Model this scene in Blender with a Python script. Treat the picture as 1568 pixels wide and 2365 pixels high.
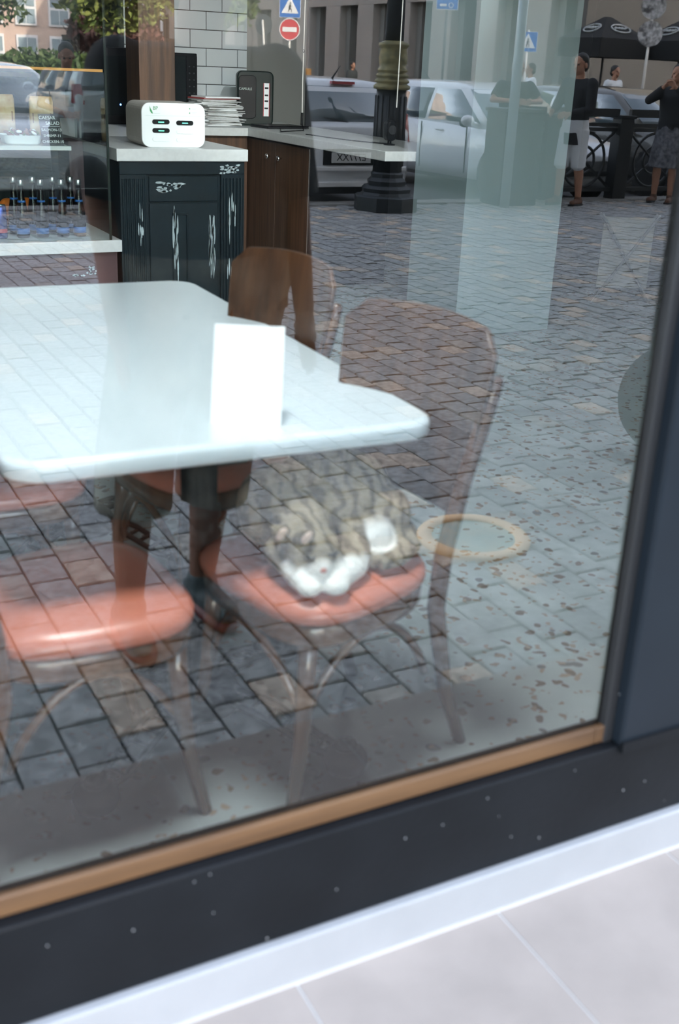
import bpy, bmesh, math, random
import numpy as np
from mathutils import Vector, Matrix, Euler
for _o in list(bpy.data.objects): bpy.data.objects.remove(_o)
SC = bpy.context.scene
COL = SC.collection
R = math.radians
random.seed(7)

# ------------------------------------------------------------------ camera, world, sun, exposure
def make_camera():
    p, a, r = R(21.9), R(28.4), R(2.6)
    fw = Vector((math.sin(a)*math.cos(p), math.cos(a)*math.cos(p), -math.sin(p)))
    rt = Vector((math.cos(a), -math.sin(a), 0)); up = rt.cross(fw)
    X = rt*math.cos(r) + up*math.sin(r); Y = up*math.cos(r) - rt*math.sin(r); Z = -fw
    cd = bpy.data.cameras.new('camera'); co = bpy.data.objects.new('camera', cd); COL.objects.link(co)
    m = Matrix((X, Y, Z)).transposed().to_4x4(); m.translation = Vector((0, -1.3, 1.4)); co.matrix_world = m
    cd.sensor_fit = 'VERTICAL'; cd.sensor_height = 36; cd.sensor_width = 24
    cd.lens = 2560/2365*36; cd.clip_start = .02; cd.clip_end = 400
    cd.dof.use_dof = True; cd.dof.focus_distance = 7.5; cd.dof.aperture_fstop = 3.5
    SC.camera = co
make_camera()
W = bpy.data.worlds.new('world'); SC.world = W; W.use_nodes = True
_n = W.node_tree.nodes; _l = W.node_tree.links
_sky = _n.new('ShaderNodeTexSky'); _sky.sky_type = 'NISHITA'; _sky.sun_disc = False
_sky.sun_elevation = R(32); _sky.sun_rotation = R(20); _sky.air_density = 1.2; _sky.dust_density = 2.0
_hs = _n.new('ShaderNodeHueSaturation'); _hs.inputs['Saturation'].default_value = .55; _l.new(_sky.outputs[0], _hs.inputs['Color'])
_l.new(_hs.outputs[0], _n['Background'].inputs[0]); _n['Background'].inputs[1].default_value = .95
SUN = bpy.data.lights.new('sun', 'SUN'); SUN.energy = 9; SUN.angle = R(.6); SUN.color = (1, .9, .74)
_s = bpy.data.objects.new('sun', SUN); COL.objects.link(_s)
_s.rotation_euler = Vector((-.35, -.94, -.57)).to_track_quat('-Z', 'Y').to_euler()   # from behind the cafe
SC.view_settings.view_transform = 'Standard'; SC.view_settings.look = 'None'
SC.view_settings.gamma = 1; SC.view_settings.use_curve_mapping = False
SC.view_settings.exposure = 1.25
try:
    SC.cycles.max_bounces = 7; SC.cycles.diffuse_bounces = 4; SC.cycles.glossy_bounces = 3; SC.cycles.transparent_max_bounces = 10
    SC.cycles.caustics_reflective = False; SC.cycles.caustics_refractive = False
except AttributeError: pass

# ------------------------------------------------------------------ materials
MATS = {}
def mat(name, col, rough=.5, metal=0, var=0, scale=8, bump=0, bscale=60, col2=None, spec=.5, emit=0, coat=0, stretch=None, alpha=None):
    if name in MATS: return MATS[name]
    m = bpy.data.materials.new(name); m.use_nodes = True; MATS[name] = m
    nt = m.node_tree; b = nt.nodes['Principled BSDF']; L = nt.links.new
    c = (*col, 1) if len(col) == 3 else col
    b.inputs['Base Color'].default_value = c; b.inputs['Roughness'].default_value = rough
    b.inputs['Metallic'].default_value = metal; b.inputs['Specular IOR Level'].default_value = spec
    b.inputs['Coat Weight'].default_value = coat; b.inputs['Coat Roughness'].default_value = .05
    if emit: b.inputs['Emission Color'].default_value = c; b.inputs['Emission Strength'].default_value = emit
    if alpha is not None: b.inputs['Alpha'].default_value = alpha
    tc = nt.nodes.new('ShaderNodeTexCoord'); src = tc.outputs['Object']
    if stretch:
        mp = nt.nodes.new('ShaderNodeMapping'); mp.inputs['Scale'].default_value = stretch; L(src, mp.inputs[0]); src = mp.outputs[0]
    if var or col2:
        n = nt.nodes.new('ShaderNodeTexNoise'); n.inputs['Scale'].default_value = scale; n.inputs['Detail'].default_value = 6; L(src, n.inputs[0])
        mx = nt.nodes.new('ShaderNodeMix'); mx.data_type = 'RGBA'
        rp = nt.nodes.new('ShaderNodeValToRGB'); rp.color_ramp.elements[0].position = .35; rp.color_ramp.elements[1].position = .65
        L(n.outputs[0], rp.inputs[0]); L(rp.outputs[0], mx.inputs[0])
        c2 = (*col2, 1) if col2 else tuple(min(1, x*(1-var)) for x in c[:3]) + (1,)
        mx.inputs[6].default_value = c; mx.inputs[7].default_value = c2; L(mx.outputs[2], b.inputs['Base Color'])
    if bump:
        n = nt.nodes.new('ShaderNodeTexNoise'); n.inputs['Scale'].default_value = bscale; n.inputs['Detail'].default_value = 5; L(src, n.inputs[0])
        bp = nt.nodes.new('ShaderNodeBump'); bp.inputs['Strength'].default_value = bump; bp.inputs['Distance'].default_value = .01
        L(n.outputs[0], bp.inputs['Height']); L(bp.outputs[0], b.inputs['Normal'])
    return m

def glass_mat(name, tint, ior, gl=(1, 1, 1), add=0.0):
    """thin sheet: transmits straight through, mirrors by Fresnel"""
    m = bpy.data.materials.new(name); m.use_nodes = True; MATS[name] = m; nt = m.node_tree; nt.nodes.clear(); L = nt.links.new
    o = nt.nodes.new('ShaderNodeOutputMaterial'); mx = nt.nodes.new('ShaderNodeMixShader')
    t = nt.nodes.new('ShaderNodeBsdfTransparent'); t.inputs[0].default_value = (*tint, 1)
    g = nt.nodes.new('ShaderNodeBsdfGlossy'); g.inputs['Roughness'].default_value = 0; g.inputs[0].default_value = (*gl, 1)
    f = nt.nodes.new('ShaderNodeFresnel'); f.inputs[0].default_value = ior
    L(f.outputs[0], mx.inputs[0]); L(t.outputs[0], mx.inputs[1]); L(g.outputs[0], mx.inputs[2]); L(mx.outputs[0], o.inputs[0])
    return m
GLASS = glass_mat('coated_window_glass', (.95, .98, .97), 1.98)
CLEAR = glass_mat('clear_glass', (.97, .99, .98), 1.05)
PANE = glass_mat('display_glass', (.93, .97, .96), 1.5)

def wood(name, c1, c2, rough=.4, scale=3, stretch=(6, 6, .5), coat=.2):
    return mat(name, c1, rough, col2=c2, scale=scale, stretch=stretch, bump=.08, bscale=20, coat=coat)
def terrazzo():
    m = mat('terrazzo', (.38, .43, .435), .4, var=.3, scale=3)
    nt = m.node_tree; L = nt.links.new; b = nt.nodes['Principled BSDF']
    base = b.inputs['Base Color'].links[0].from_socket
    tc = nt.nodes.new('ShaderNodeTexCoord')
    for sc, th, col in ((20, .22, (.13, .09, .06)), (12, .14, (.13, .13, .125)), (32, .24, (.27, .21, .15))):
        ns = nt.nodes.new('ShaderNodeTexNoise'); ns.inputs['Scale'].default_value = sc*.8; L(tc.outputs['Object'], ns.inputs[0])
        mv = nt.nodes.new('ShaderNodeMix'); mv.data_type = 'RGBA'; mv.blend_type = 'LINEAR_LIGHT'; mv.inputs[0].default_value = .03
        L(tc.outputs['Object'], mv.inputs[6]); L(ns.outputs[1], mv.inputs[7])
        v = nt.nodes.new('ShaderNodeTexVoronoi'); v.inputs['Scale'].default_value = sc; L(mv.outputs[2], v.inputs[0])
        lt = nt.nodes.new('ShaderNodeMath'); lt.operation = 'LESS_THAN'; lt.inputs[1].default_value = th*1.25; L(v.outputs['Distance'], lt.inputs[0])
        sp = nt.nodes.new('ShaderNodeSeparateColor'); L(v.outputs['Color'], sp.inputs[0])
        g2 = nt.nodes.new('ShaderNodeMath'); g2.operation = 'GREATER_THAN'; g2.inputs[1].default_value = .45; L(sp.outputs[0], g2.inputs[0])
        ml = nt.nodes.new('ShaderNodeMath'); ml.operation = 'MULTIPLY'; L(lt.outputs[0], ml.inputs[0]); L(g2.outputs[0], ml.inputs[1])
        mx = nt.nodes.new('ShaderNodeMix'); mx.data_type = 'RGBA'; mx.inputs[7].default_value = (*col, 1)
        L(ml.outputs[0], mx.inputs[0]); L(base, mx.inputs[6]); base = mx.outputs[2]
    L(base, b.inputs['Base Color']); return m
def paver_mat(name, attr):
    m = mat(name, (.3, .3, .3), .75, bump=.35, bscale=90); nt = m.node_tree; L = nt.links.new; b = nt.nodes['Principled BSDF']
    if attr: s = nt.nodes.new('ShaderNodeAttribute'); s.attribute_name = 'tone'; val = s.outputs['Fac']
    else: s = nt.nodes.new('ShaderNodeObjectInfo'); val = s.outputs['Random']
    rp = nt.nodes.new('ShaderNodeValToRGB'); cr = rp.color_ramp; cr.interpolation = 'CONSTANT'
    for i, (p, c) in enumerate(((0, (.30, .305, .30)), (.25, (.34, .34, .33)), (.5, (.37, .37, .36)), (.72, (.32, .325, .325)), (.86, (.40, .37, .33)), (.92, (.55, .45, .36)))):
        e = cr.elements[i] if i < 2 else cr.elements.new(p); e.position = p; e.color = (*c, 1)
    L(val, rp.inputs[0])
    tc = nt.nodes.new('ShaderNodeTexCoord'); geo = nt.nodes.new('ShaderNodeNewGeometry')
    n = nt.nodes.new('ShaderNodeTexNoise'); n.inputs['Scale'].default_value = 35; n.inputs['Detail'].default_value = 8; L(geo.outputs['Position'], n.inputs[0])
    mr = nt.nodes.new('ShaderNodeMapRange'); mr.inputs[1].default_value = .3; mr.inputs[2].default_value = .7; mr.inputs[3].default_value = .55; mr.inputs[4].default_value = 1.4; L(n.outputs[0], mr.inputs[0])
    mx = nt.nodes.new('ShaderNodeMix'); mx.data_type = 'RGBA'; mx.blend_type = 'MULTIPLY'; mx.inputs[0].default_value = 1
    L(rp.outputs[0], mx.inputs[6]); L(mr.outputs[0], mx.inputs[7]); L(mx.outputs[2], b.inputs['Base Color']); return m
def tabby_mat():
    m = mat('tabby_fur', (.42, .34, .24), .9, bump=.5, bscale=160, spec=.1); nt = m.node_tree; L = nt.links.new; b = nt.nodes['Principled BSDF']
    tc = nt.nodes.new('ShaderNodeTexCoord'); w = nt.nodes.new('ShaderNodeTexWave'); w.wave_type = 'BANDS'; w.bands_direction = 'X'
    w.inputs['Scale'].default_value = 9; w.inputs['Distortion'].default_value = 7; w.inputs['Detail'].default_value = 3; w.inputs['Detail Scale'].default_value = 2.2
    L(tc.outputs['Object'], w.inputs[0])
    rp = nt.nodes.new('ShaderNodeValToRGB'); rp.color_ramp.elements[0].color = (.17, .14, .105, 1); rp.color_ramp.elements[1].color = (.33, .28, .21, 1)
    rp.color_ramp.elements[0].position = .12; rp.color_ramp.elements[1].position = .55; L(w.outputs[0], rp.inputs[0])
    at = nt.nodes.new('ShaderNodeAttribute'); at.attribute_name = 'white'
    mx = nt.nodes.new('ShaderNodeMix'); mx.data_type = 'RGBA'; mx.inputs[7].default_value = (.9, .89, .86, 1)
    L(at.outputs['Fac'], mx.inputs[0]); L(rp.outputs[0], mx.inputs[6]); L(mx.outputs[2], b.inputs['Base Color']); return m

M = dict(
    floor=terrazzo(),
    frame=mat('dark_frame', (.007, .008, .0095), .42, var=.3, scale=5, bump=.05, spec=.15),
    mullion=mat('blue_black_metal', (.010, .014, .019), .3, var=.3, scale=3, spec=.2),
    gasket=mat('black_rubber', (.006, .006, .007), .6),
    bead=wood('oak_bead', (.115, .058, .024), (.07, .034, .014), .5, 5, (.6, 8, 8), coat=0),
    wallo=mat('outer_render', (.45, .42, .38), .8, var=.1, scale=1),
    slab=mat('pale_stone', (.30, .255, .225), .6, var=.13, scale=6, bump=.08, bscale=40),
    grout=mat('white_grout', (.44, .42, .40), .8),
    strip=mat('white_plinth', (.275, .275, .28), .5, var=.06, scale=10),
    wallp=mat('plaster_grey', (.20, .20, .185), .8, var=.08, scale=2),
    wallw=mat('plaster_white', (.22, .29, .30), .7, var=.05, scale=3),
    walld=mat('plaster_darkened', (.022, .024, .028), .8, var=.1, scale=2),  # plaster darkened so the right end of the room reads unlit
    ceil=mat('ceiling_white', (.7, .7, .68), .8),
    tile=mat('white_tile', (.58, .62, .64), .22, var=.04, scale=2),
    tgrout=mat('dark_grout', (.07, .07, .07), .9),
    stone=mat('quartz_worktop', (.62, .63, .62), .35, var=.09, scale=45),
    teal=mat('dark_teal_paint', (.0045, .013, .018), .5, var=.3, scale=6, bump=.06, spec=.25),
    chip=mat('chipped_paint', (.42, .50, .52), .8, var=.3, scale=50),
    maroon=mat('maroon_paint', (.075, .035, .04), .5, var=.3, scale=4),
    walnut=wood('walnut', (.115, .055, .027), (.055, .026, .013), .5, 4, (9, 9, .5), coat=0),
    bent=wood('bentwood', (.16, .068, .031), (.09, .037, .017), .26, 3, (5, 5, .7), coat=.6),
    ply=wood('backrest_ply', (.105, .047, .022), (.055, .024, .012), .35, 5, (2, 6, 1.2), coat=.3),
    pad=mat('coral_leather', (.62, .21, .14), .27, var=.15, scale=6, bump=.05, bscale=120),
    white=mat('white_laminate', (.74, .83, .88), .2, coat=.3),
    paper=mat('white_paper', (.92, .93, .94), .7),
    oldpaper=mat('used_paper', (.55, .56, .55), .8, var=.2, scale=30),
    redpaper=mat('red_paper', (.4, .04, .04), .6),
    iron=mat('cast_iron', (.014, .016, .017), .6, var=.3, scale=15, bump=.1, spec=.2),
    black=mat('black_plastic', (.004, .0045, .0055), .35, spec=.2),
    blackm=mat('black_matt', (.012, .013, .015), .7),
    greencase=mat('green_black_case', (.004, .012, .009), .4, spec=.25),
    chrome=mat('chrome', (.7, .7, .7), .12, 1),
    silver=mat('silver_foil', (.65, .65, .66), .3, 1),
    chargerw=mat('charger_white', (.80, .83, .83), .35),
    chargers=mat('charger_grey', (.42, .39, .35), .6, var=.1, scale=80),
    led=mat('green_led', (.1, .9, .6), .5, emit=2.2),
    bluel=mat('blue_led', (.1, .25, 1), .5, emit=6),
    greenp=mat('green_print', (.05, .28, .10), .6),
    greyp=mat('pale_print', (.55, .66, .62), .7),
    ambers=mat('amber_rail', (.55, .27, .06), .4),
    cola=mat('cola_bottle', (.006, .005, .006), .12, spec=.35),
    bluelab=mat('blue_label', (.03, .13, .40), .4),
    bluecan=mat('blue_can', (.02, .04, .22), .25, .5),
    redp=mat('red_print', (.45, .02, .03), .5),
    orange=mat('orange_peel', (.70, .17, .02), .5, bump=.2, bscale=150),
    chalk=mat('chalk', (.8, .8, .8), .9),
    lettuce=mat('lettuce', (.16, .28, .05), .6, col2=(.35, .40, .12), scale=30),
    crumb=mat('roast_topping', (.25, .10, .045), .7, var=.4, scale=40),
    food=mat('amber_pack', (.46, .26, .08), .5, col2=(.6, .45, .25), scale=18),
    pav=paver_mat('paver_piece', False), pavs=paver_mat('paver_mass', True),
    joint=mat('joint_sand', (.02, .021, .022), .95),
    kerb=mat('kerb_stone', (.30, .29, .27), .8, var=.25, scale=12),
    asphalt=mat('asphalt', (.07, .07, .072), .85, var=.3, scale=20),
    sand=mat('tan_ring', (.95, .62, .34), .6, var=.12, scale=30),
    greeng=mat('green_glass_cover', (.30, .42, .36), .25, col2=(.48, .48, .36), scale=14),
    manhole=mat('manhole_iron', (.02, .024, .028), .6, var=.6, scale=60, bump=.4),
    carw=mat('white_car_paint', (.72, .74, .76), .25, coat=1),
    card=mat('graphite_car_paint', (.10, .095, .085), .25, .4, coat=1),
    carb=mat('blue_car_paint', (.05, .10, .20), .25, .3, coat=1),
    carg=mat('car_glass', (.10, .14, .16), .05, coat=1, spec=.8),
    tyre=mat('tyre', (.012, .012, .012), .8),
    redl=mat('red_lens', (.45, .03, .04), .2, coat=1),
    plate=mat('plate_white', (.75, .76, .74), .4),
    lampi=mat('lamp_iron', (.025, .032, .036), .45, var=.3, scale=12),
    brass=mat('old_brass', (.34, .29, .13), .5, .1, col2=(.16, .16, .08), scale=14),
    pole=mat('grey_pole', (.36, .42, .45), .4, .3),
    polew=mat('pale_pole', (.72, .70, .66), .5),
    signb=mat('sign_blue', (.02, .16, .55), .4), signr=mat('sign_red', (.62, .03, .04), .4),
    signw=mat('sign_white', (.85, .85, .85), .5), signd=mat('sign_back', (.13, .14, .14), .6),
    signp=mat('speckled_sign_back', (.6, .6, .6), .5, col2=(.05, .05, .05), scale=9),
    fence=mat('fence_iron', (.012, .014, .016), .5),
    box=mat('dark_utility_paint', (.014, .018, .02), .6),
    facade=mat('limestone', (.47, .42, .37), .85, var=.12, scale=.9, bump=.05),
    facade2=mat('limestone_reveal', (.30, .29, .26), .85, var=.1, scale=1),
    facade3=mat('shaded_limestone', (.15, .14, .125), .85, var=.15, scale=.8),  # limestone with the shade on the end wall put into the colour
    wpane=mat('pale_window_pane', (.32, .40, .44), .15), dglass=mat('dark_window', (.010, .014, .015), .2, spec=.3),
    pink=mat('pink_stucco', (.66, .50, .42), .9, var=.15, scale=.6),
    awn=mat('black_canvas', (.008, .008, .009), .85),
    awnlogo=mat('canvas_logo', (.40, .42, .42), .8),
    leaf=mat('leaf', (.13, .20, .045), .6, col2=(.36, .40, .10), scale=2.5),
    leafd=mat('leaf_dark', (.05, .10, .03), .6, col2=(.12, .18, .05), scale=2.5),
    leafr=mat('leaf_reddish', (.20, .085, .075), .6, col2=(.12, .06, .05), scale=2.5),
    bark=mat('bark', (.09, .07, .05), .9, var=.4, scale=8, bump=.4, bscale=30),
    skin=mat('skin', (.42, .21, .13), .55), skint=mat('skin_tanned', (.24, .10, .055), .55),
    hair=mat('dark_hair', (.015, .012, .010), .6), hairg=mat('grey_hair', (.30, .30, .30), .7),
    eye=mat('eye_dark', (.01, .01, .01), .2),
    shirtd=mat('dark_shirt', (.012, .013, .016), .85, bump=.2, bscale=25),
    shirtg=mat('grey_shirt', (.25, .26, .30), .85, var=.2, scale=10, bump=.3, bscale=14),
    shirts=mat('slate_shirt', (.035, .042, .045), .85, bump=.2, bscale=20),
    shirtw=mat('white_shirt', (.72, .74, .76), .8, bump=.2, bscale=20),
    shortp=mat('printed_shorts', (.012, .012, .015), .85, col2=(.34, .33, .28), scale=9),
    shortd=mat('dark_trousers', (.02, .022, .026), .85),
    skirt=mat('patterned_skirt', (.22, .22, .24), .85, col2=(.05, .055, .065), scale=22),
    shoe=mat('dark_trainer', (.03, .05, .06), .6, col2=(.10, .15, .17), scale=30), shoer=mat('red_sole', (.16, .008, .012), .5),
    shoeb=mat('brown_shoe', (.14, .06, .03), .6), phone=mat('phone', (.01, .01, .012), .15),
    bag=mat('pale_bag', (.5, .56, .62), .7, var=.2, scale=12),
    fur=tabby_mat(), earp=mat('pale_inner_ear', (.72, .55, .46), .8), nose=mat('pink_nose', (.55, .25, .22), .6),
    lamp=mat('fill_light_glow', (.94, .98, 1), .5, emit=24),  # glow of the added fill lights
)

# ------------------------------------------------------------------ geometry helpers
def tag(o, label=None, cat=None, group=None, kind=None):
    if label: o['label'] = label
    if cat: o['category'] = cat
    if group: o['group'] = group
    if kind: o['kind'] = kind
    return o
def empty(name, loc=(0, 0, 0), rz=0):
    o = bpy.data.objects.new(name, None); COL.objects.link(o); o.location = loc; o.rotation_euler = (0, 0, rz); o.empty_display_size = .1
    return o
def frame_from(d):
    d = Vector(d).normalized(); u = Vector((0, 0, 1)) if abs(d.z) < .95 else Vector((1, 0, 0))
    x = u.cross(d).normalized(); return x, d.cross(x), d
class MB:
    def __init__(s): s.v = []; s.f = []; s.xf = None
    def _add(s, vs, fs):
        k = len(s.v); s.v += [tuple(s.xf @ Vector(p)) if s.xf else tuple(p) for p in vs]; s.f += [tuple(i+k for i in f) for f in fs]; return s
    def box(s, x0, x1, y0, y1, z0, z1):
        return s._add([(x, y, z) for x in (x0, x1) for y in (y0, y1) for z in (z0, z1)],
                      [(0, 1, 3, 2), (4, 6, 7, 5), (0, 4, 5, 1), (2, 3, 7, 6), (0, 2, 6, 4), (1, 5, 7, 3)])
    def hexa(s, a, b):   # two quads of 4 points, corresponding order
        return s._add(list(a)+list(b), [(3, 2, 1, 0), (4, 5, 6, 7), (0, 1, 5, 4), (1, 2, 6, 5), (2, 3, 7, 6), (3, 0, 4, 7)])
    def loft(s, rings, cap=True, closed=True):
        n = len(rings[0]); vs = [p for r in rings for p in r]; fs = []
        for i in range(len(rings)-1):
            for j in range(n if closed else n-1):
                k = (j+1) % n; fs.append((i*n+j, i*n+k, (i+1)*n+k, (i+1)*n+j))
        if cap: fs += [tuple(range(n-1, -1, -1)), tuple(range((len(rings)-1)*n, len(rings)*n))]
        return s._add(vs, fs)
    def tube(s, path, rad, n=8, cap=True):
        P = [Vector(p) for p in path]; rad = rad if hasattr(rad, '__len__') else [rad]*len(P); rings = []; px = None
        for i, p in enumerate(P):
            d = (P[min(i+1, len(P)-1)]-P[max(i-1, 0)])
            x, y, d = frame_from(d)
            if px is not None:
                x = (px-d*px.dot(d)).normalized(); y = d.cross(x)
            px = x
            rings.append([p+(x*math.cos(t)+y*math.sin(t))*rad[i] for t in [2*math.pi*k/n for k in range(n)]])
        return s.loft(rings, cap)
    def lathe(s, prof, c=(0, 0, 0), n=20, axis='Z'):
        c = Vector(c); rings = []
        for r, z in prof:
            ring = []
            for k in range(n):
                t = 2*math.pi*k/n; q = (r*math.cos(t), r*math.sin(t), z)
                if axis == 'X': q = (z, q[0], q[1])
                if axis == 'Y': q = (q[1], z, q[0])
                ring.append(c+Vector(q))
            rings.append(ring)
        return s.loft(rings)
    def prism(s, pts, f0, f1):   # pts 2d, f0/f1 map (u,v) to 3d
        return s.loft([[f0(*p) for p in pts], [f1(*p) for p in pts]])
    def ell(s, c, r, rot=None, n=12, m=8):
        c = Vector(c); r = r if hasattr(r, '__len__') else (r, r, r); rings = []
        Rm = Euler(rot).to_matrix() if rot else None
        for i in range(m+1):
            ph = -math.pi/2+math.pi*(.02+.96*i/m); ring = []
            for k in range(n):
                t = 2*math.pi*k/n; q = Vector((r[0]*math.cos(ph)*math.cos(t), r[1]*math.cos(ph)*math.sin(t), r[2]*math.sin(ph)))
                ring.append(c+(Rm @ q if Rm else q))
            rings.append(ring)
        return s.loft(rings)
    def cap(s, a, ra, b, rb, n=12):   # rounded cone
        a, b = Vector(a), Vector(b); x, y, d = frame_from(b-a); rings = []
        for p, r, ts in ((a, ra, (-85, -55, -25, 0)), (b, rb, (0, 25, 55, 85))):
            for t in ts:
                rr = r*math.cos(R(t)); q = p+d*r*math.sin(R(t))
                rings.append([q+(x*math.cos(2*math.pi*k/n)+y*math.sin(2*math.pi*k/n))*rr for k in range(n)])
        return s.loft(rings)
    def cone(s, a, ra, b, rb, n=14): return s.tube([a, b], [ra, rb], n)
    def mesh(s, name):
        me = bpy.data.meshes.new(name); me.from_pydata(s.v, [], s.f); me.update()
        b = bmesh.new(); b.from_mesh(me); bmesh.ops.recalc_face_normals(b, faces=b.faces); b.to_mesh(me); b.free(); return me
    def build(s, name, m, parent=None, smooth=False, bevel=0, seg=2, sub=0):
        me = s.mesh(name)
        for mm in (m if isinstance(m, (list, tuple)) else [m]): me.materials.append(M[mm] if isinstance(mm, str) else mm)
        if smooth: me.shade_smooth()
        o = bpy.data.objects.new(name, me); COL.objects.link(o); o.parent = parent
        if bevel:
            bv = o.modifiers.new('bevel', 'BEVEL'); bv.width = bevel; bv.segments = seg; bv.limit_method = 'ANGLE'; bv.angle_limit = R(35)
        if sub: sd = o.modifiers.new('sub', 'SUBSURF'); sd.levels = sub; sd.render_levels = sub
        return o
    def remesh(s, name, m, vox, parent=None, smooth=3):
        o = s.build('tmp', m); r = o.modifiers.new('r', 'REMESH'); r.mode = 'VOXEL'; r.voxel_size = vox
        sm = o.modifiers.new('s', 'SMOOTH'); sm.iterations = smooth; sm.factor = .5
        dg = bpy.context.evaluated_depsgraph_get(); me = bpy.data.meshes.new_from_object(o.evaluated_get(dg)); me.name = name
        bpy.data.objects.remove(o); me.shade_smooth()
        q = bpy.data.objects.new(name, me); COL.objects.link(q); q.parent = parent; return q
def copy_tree(o, parent=None):
    c = o.copy(); COL.objects.link(c); c.parent = parent
    for ch in list(o.children): copy_tree(ch, c)
    return c
def rrect(w, h, r, n=5):   # rounded rectangle outline, centred
    pts = []
    for cx, cy, a0 in ((w/2-r, h/2-r, 0), (-w/2+r, h/2-r, 90), (-w/2+r, -h/2+r, 180), (w/2-r, -h/2+r, 270)):
        for i in range(n+1):
            t = R(a0+90*i/n); pts.append((cx+r*math.cos(t), cy+r*math.sin(t)))
    return pts
def text(name, s, size, mtx, m, parent=None, depth=.0006, align='CENTER'):
    cu = bpy.data.curves.new(name, 'FONT'); cu.body = s; cu.size = size; cu.extrude = depth; cu.align_x = align; cu.align_y = 'CENTER'; cu.resolution_u = 3
    t = bpy.data.objects.new('tmp', cu); COL.objects.link(t); dg = bpy.context.evaluated_depsgraph_get()
    me = bpy.data.meshes.new_from_object(t.evaluated_get(dg)); bpy.data.objects.remove(t); me.transform(mtx)
    me.name = name; me.materials.clear(); me.materials.append(M[m]); o = bpy.data.objects.new(name, me); COL.objects.link(o); o.parent = parent; return o
def facing(loc, normal, up=(0, 0, 1)):   # text matrix: x right when looked at from the normal's side
    z = Vector(normal).normalized(); x = Vector(up).cross(z).normalized(); y = z.cross(x)
    m = Matrix((x, y, z)).transposed().to_4x4(); m.translation = Vector(loc); return m
def st(o): o['kind'] = 'structure'; return o

# ------------------------------------------------------------------ the cafe shell
st(MB().box(-4, 7, .06, 7.3, -.12, 0).build('floor', 'floor'))
st(MB().box(-4, 7, 0.1, 7.3, 3.2, 3.3).build('ceiling', 'ceil'))
wb = st(MB().box(-4, 7, 7.3, 7.45, 0, 3.2).build('wall_back', 'wallp'))
st(MB().box(-4.15, -4, 0, 7.45, -.1, 3.2).build('wall_left', 'wallw'))
st(MB().box(7, 7.15, 0, 7.45, -.1, 3.2).build('wall_right', 'walld'))
# tiled field on the back wall, every tile a piece
_bk = MB().box(2.66, 3.64, 7.285, 7.3, .9, 3.15).build('tile_grout', 'tgrout', wb)
tw, th = .257, .128
MB().box(-4, 2.66, 7.27, 7.3, 0, 3.19).build('dark_sheet', 'teal', wb)  # dark sheets added to keep the room dark behind the reflections
MB().box(4.16, 7, 7.27, 7.3, 0, 3.19).build('dark_sheet', 'walld', wb)
tme = MB().box(-tw/2+.003, tw/2-.003, -.008, .008, -th/2+.003, th/2-.003).mesh('tile'); tme.materials.append(M['tile'])
for r in range(17):
    z = .97+th*(r+.5)
    x = 2.66-(tw/2 if r % 2 else 0)+tw/2
    while x < 3.8:
        x0, x1 = max(x-tw/2, 2.66), min(x+tw/2, 3.64)
        if x1-x0 > .012:
            full = x1-x0 > tw-.004
            if full: o = bpy.data.objects.new('tile', tme)
            else:
                me = MB().box(-(x1-x0)/2+.003, (x1-x0)/2-.003, -.008, .008, -th/2+.003, th/2-.003).mesh('tile'); me.materials.append(M['tile']); o = bpy.data.objects.new('tile', me)
            COL.objects.link(o); o.location = ((x0+x1)/2, 7.28, z); o.parent = wb
        x += tw
# facade: unseen storeys above, height set to shade the street, piers at the sides
fr = st(MB().box(-15, 40, .0, 12, 3.3, 22).box(-15, -2.4, 0, .14, -.1, 3.3).box(4.2, 40, 0, .14, -.1, 3.3).box(-2.4, 4.2, 0, .14, 2.75, 3.3).build('wall_front', 'wallo'))
# window: pane, rails, mullion, bead
win = st(MB().box(-2.4, 4.2, -.035, .06, .088, .272).build('window_1', 'frame', bevel=.004))
win['label'] = 'dark metal shop window frame with reflective panes'
for x0, x1 in ((-2.36, 1.30), (1.60, 4.16)):
    g = MB().box(x0, x1, 0, .008, .27, 2.72)
    o = g.build('pane', [CLEAR, GLASS], win)
    for p in o.data.polygons:
        p.material_index = 1 if p.normal.y < -.5 else 0
MB().box(1.283, 1.62, -.04, .012, .272, 2.72).build('mullion', 'mullion', win, bevel=.006)
MB().box(1.262, 1.284, -.016, .010, .272, 2.72).build('gasket', 'gasket', win, bevel=.003)
MB().box(-2.4, -2.32, -.04, .07, .272, 2.72).build('mullion', 'mullion', win, bevel=.006)
MB().box(4.12, 4.2, -.04, .07, .272, 2.72).build('mullion', 'mullion', win, bevel=.006)
MB().box(-2.4, 4.2, -.04, .07, 2.68, 2.75).build('top_rail', 'frame', win, bevel=.004)
MB().box(-2.32, 1.243, -.014, -.001, .274, .309).build('glazing_bead', 'bead', win, bevel=.003)
MB().box(1.243, 1.281, -.014, -.001, .274, .309).build('glazing_bead', 'bead', win, bevel=.003)
MB().box(1.284, 1.62, -.046, -.036, .262, .284).build('bead', 'frame', win)
MB().box(1.44, 1.50, -.0425, -.0405, .42, .50).build('sticker', 'mullion', win)
sp = MB(); rs = random.Random(3)
for _ in range(20):
    x = rs.uniform(.15, 1.6); z = rs.uniform(.095, .262); r = rs.uniform(.0006, .0018)
    sp.ell((x, -.0365, z), (r, .0006, r), n=7, m=4)
sp.ell((1.285, -.017, .372), .0025, n=8, m=5)
sp.build('paint_spatter', 'strip', win)
st(MB().box(-2.4, 4.2, -.05, .06, -.0, .088).build('trim_1', 'strip', bevel=.004))
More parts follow.
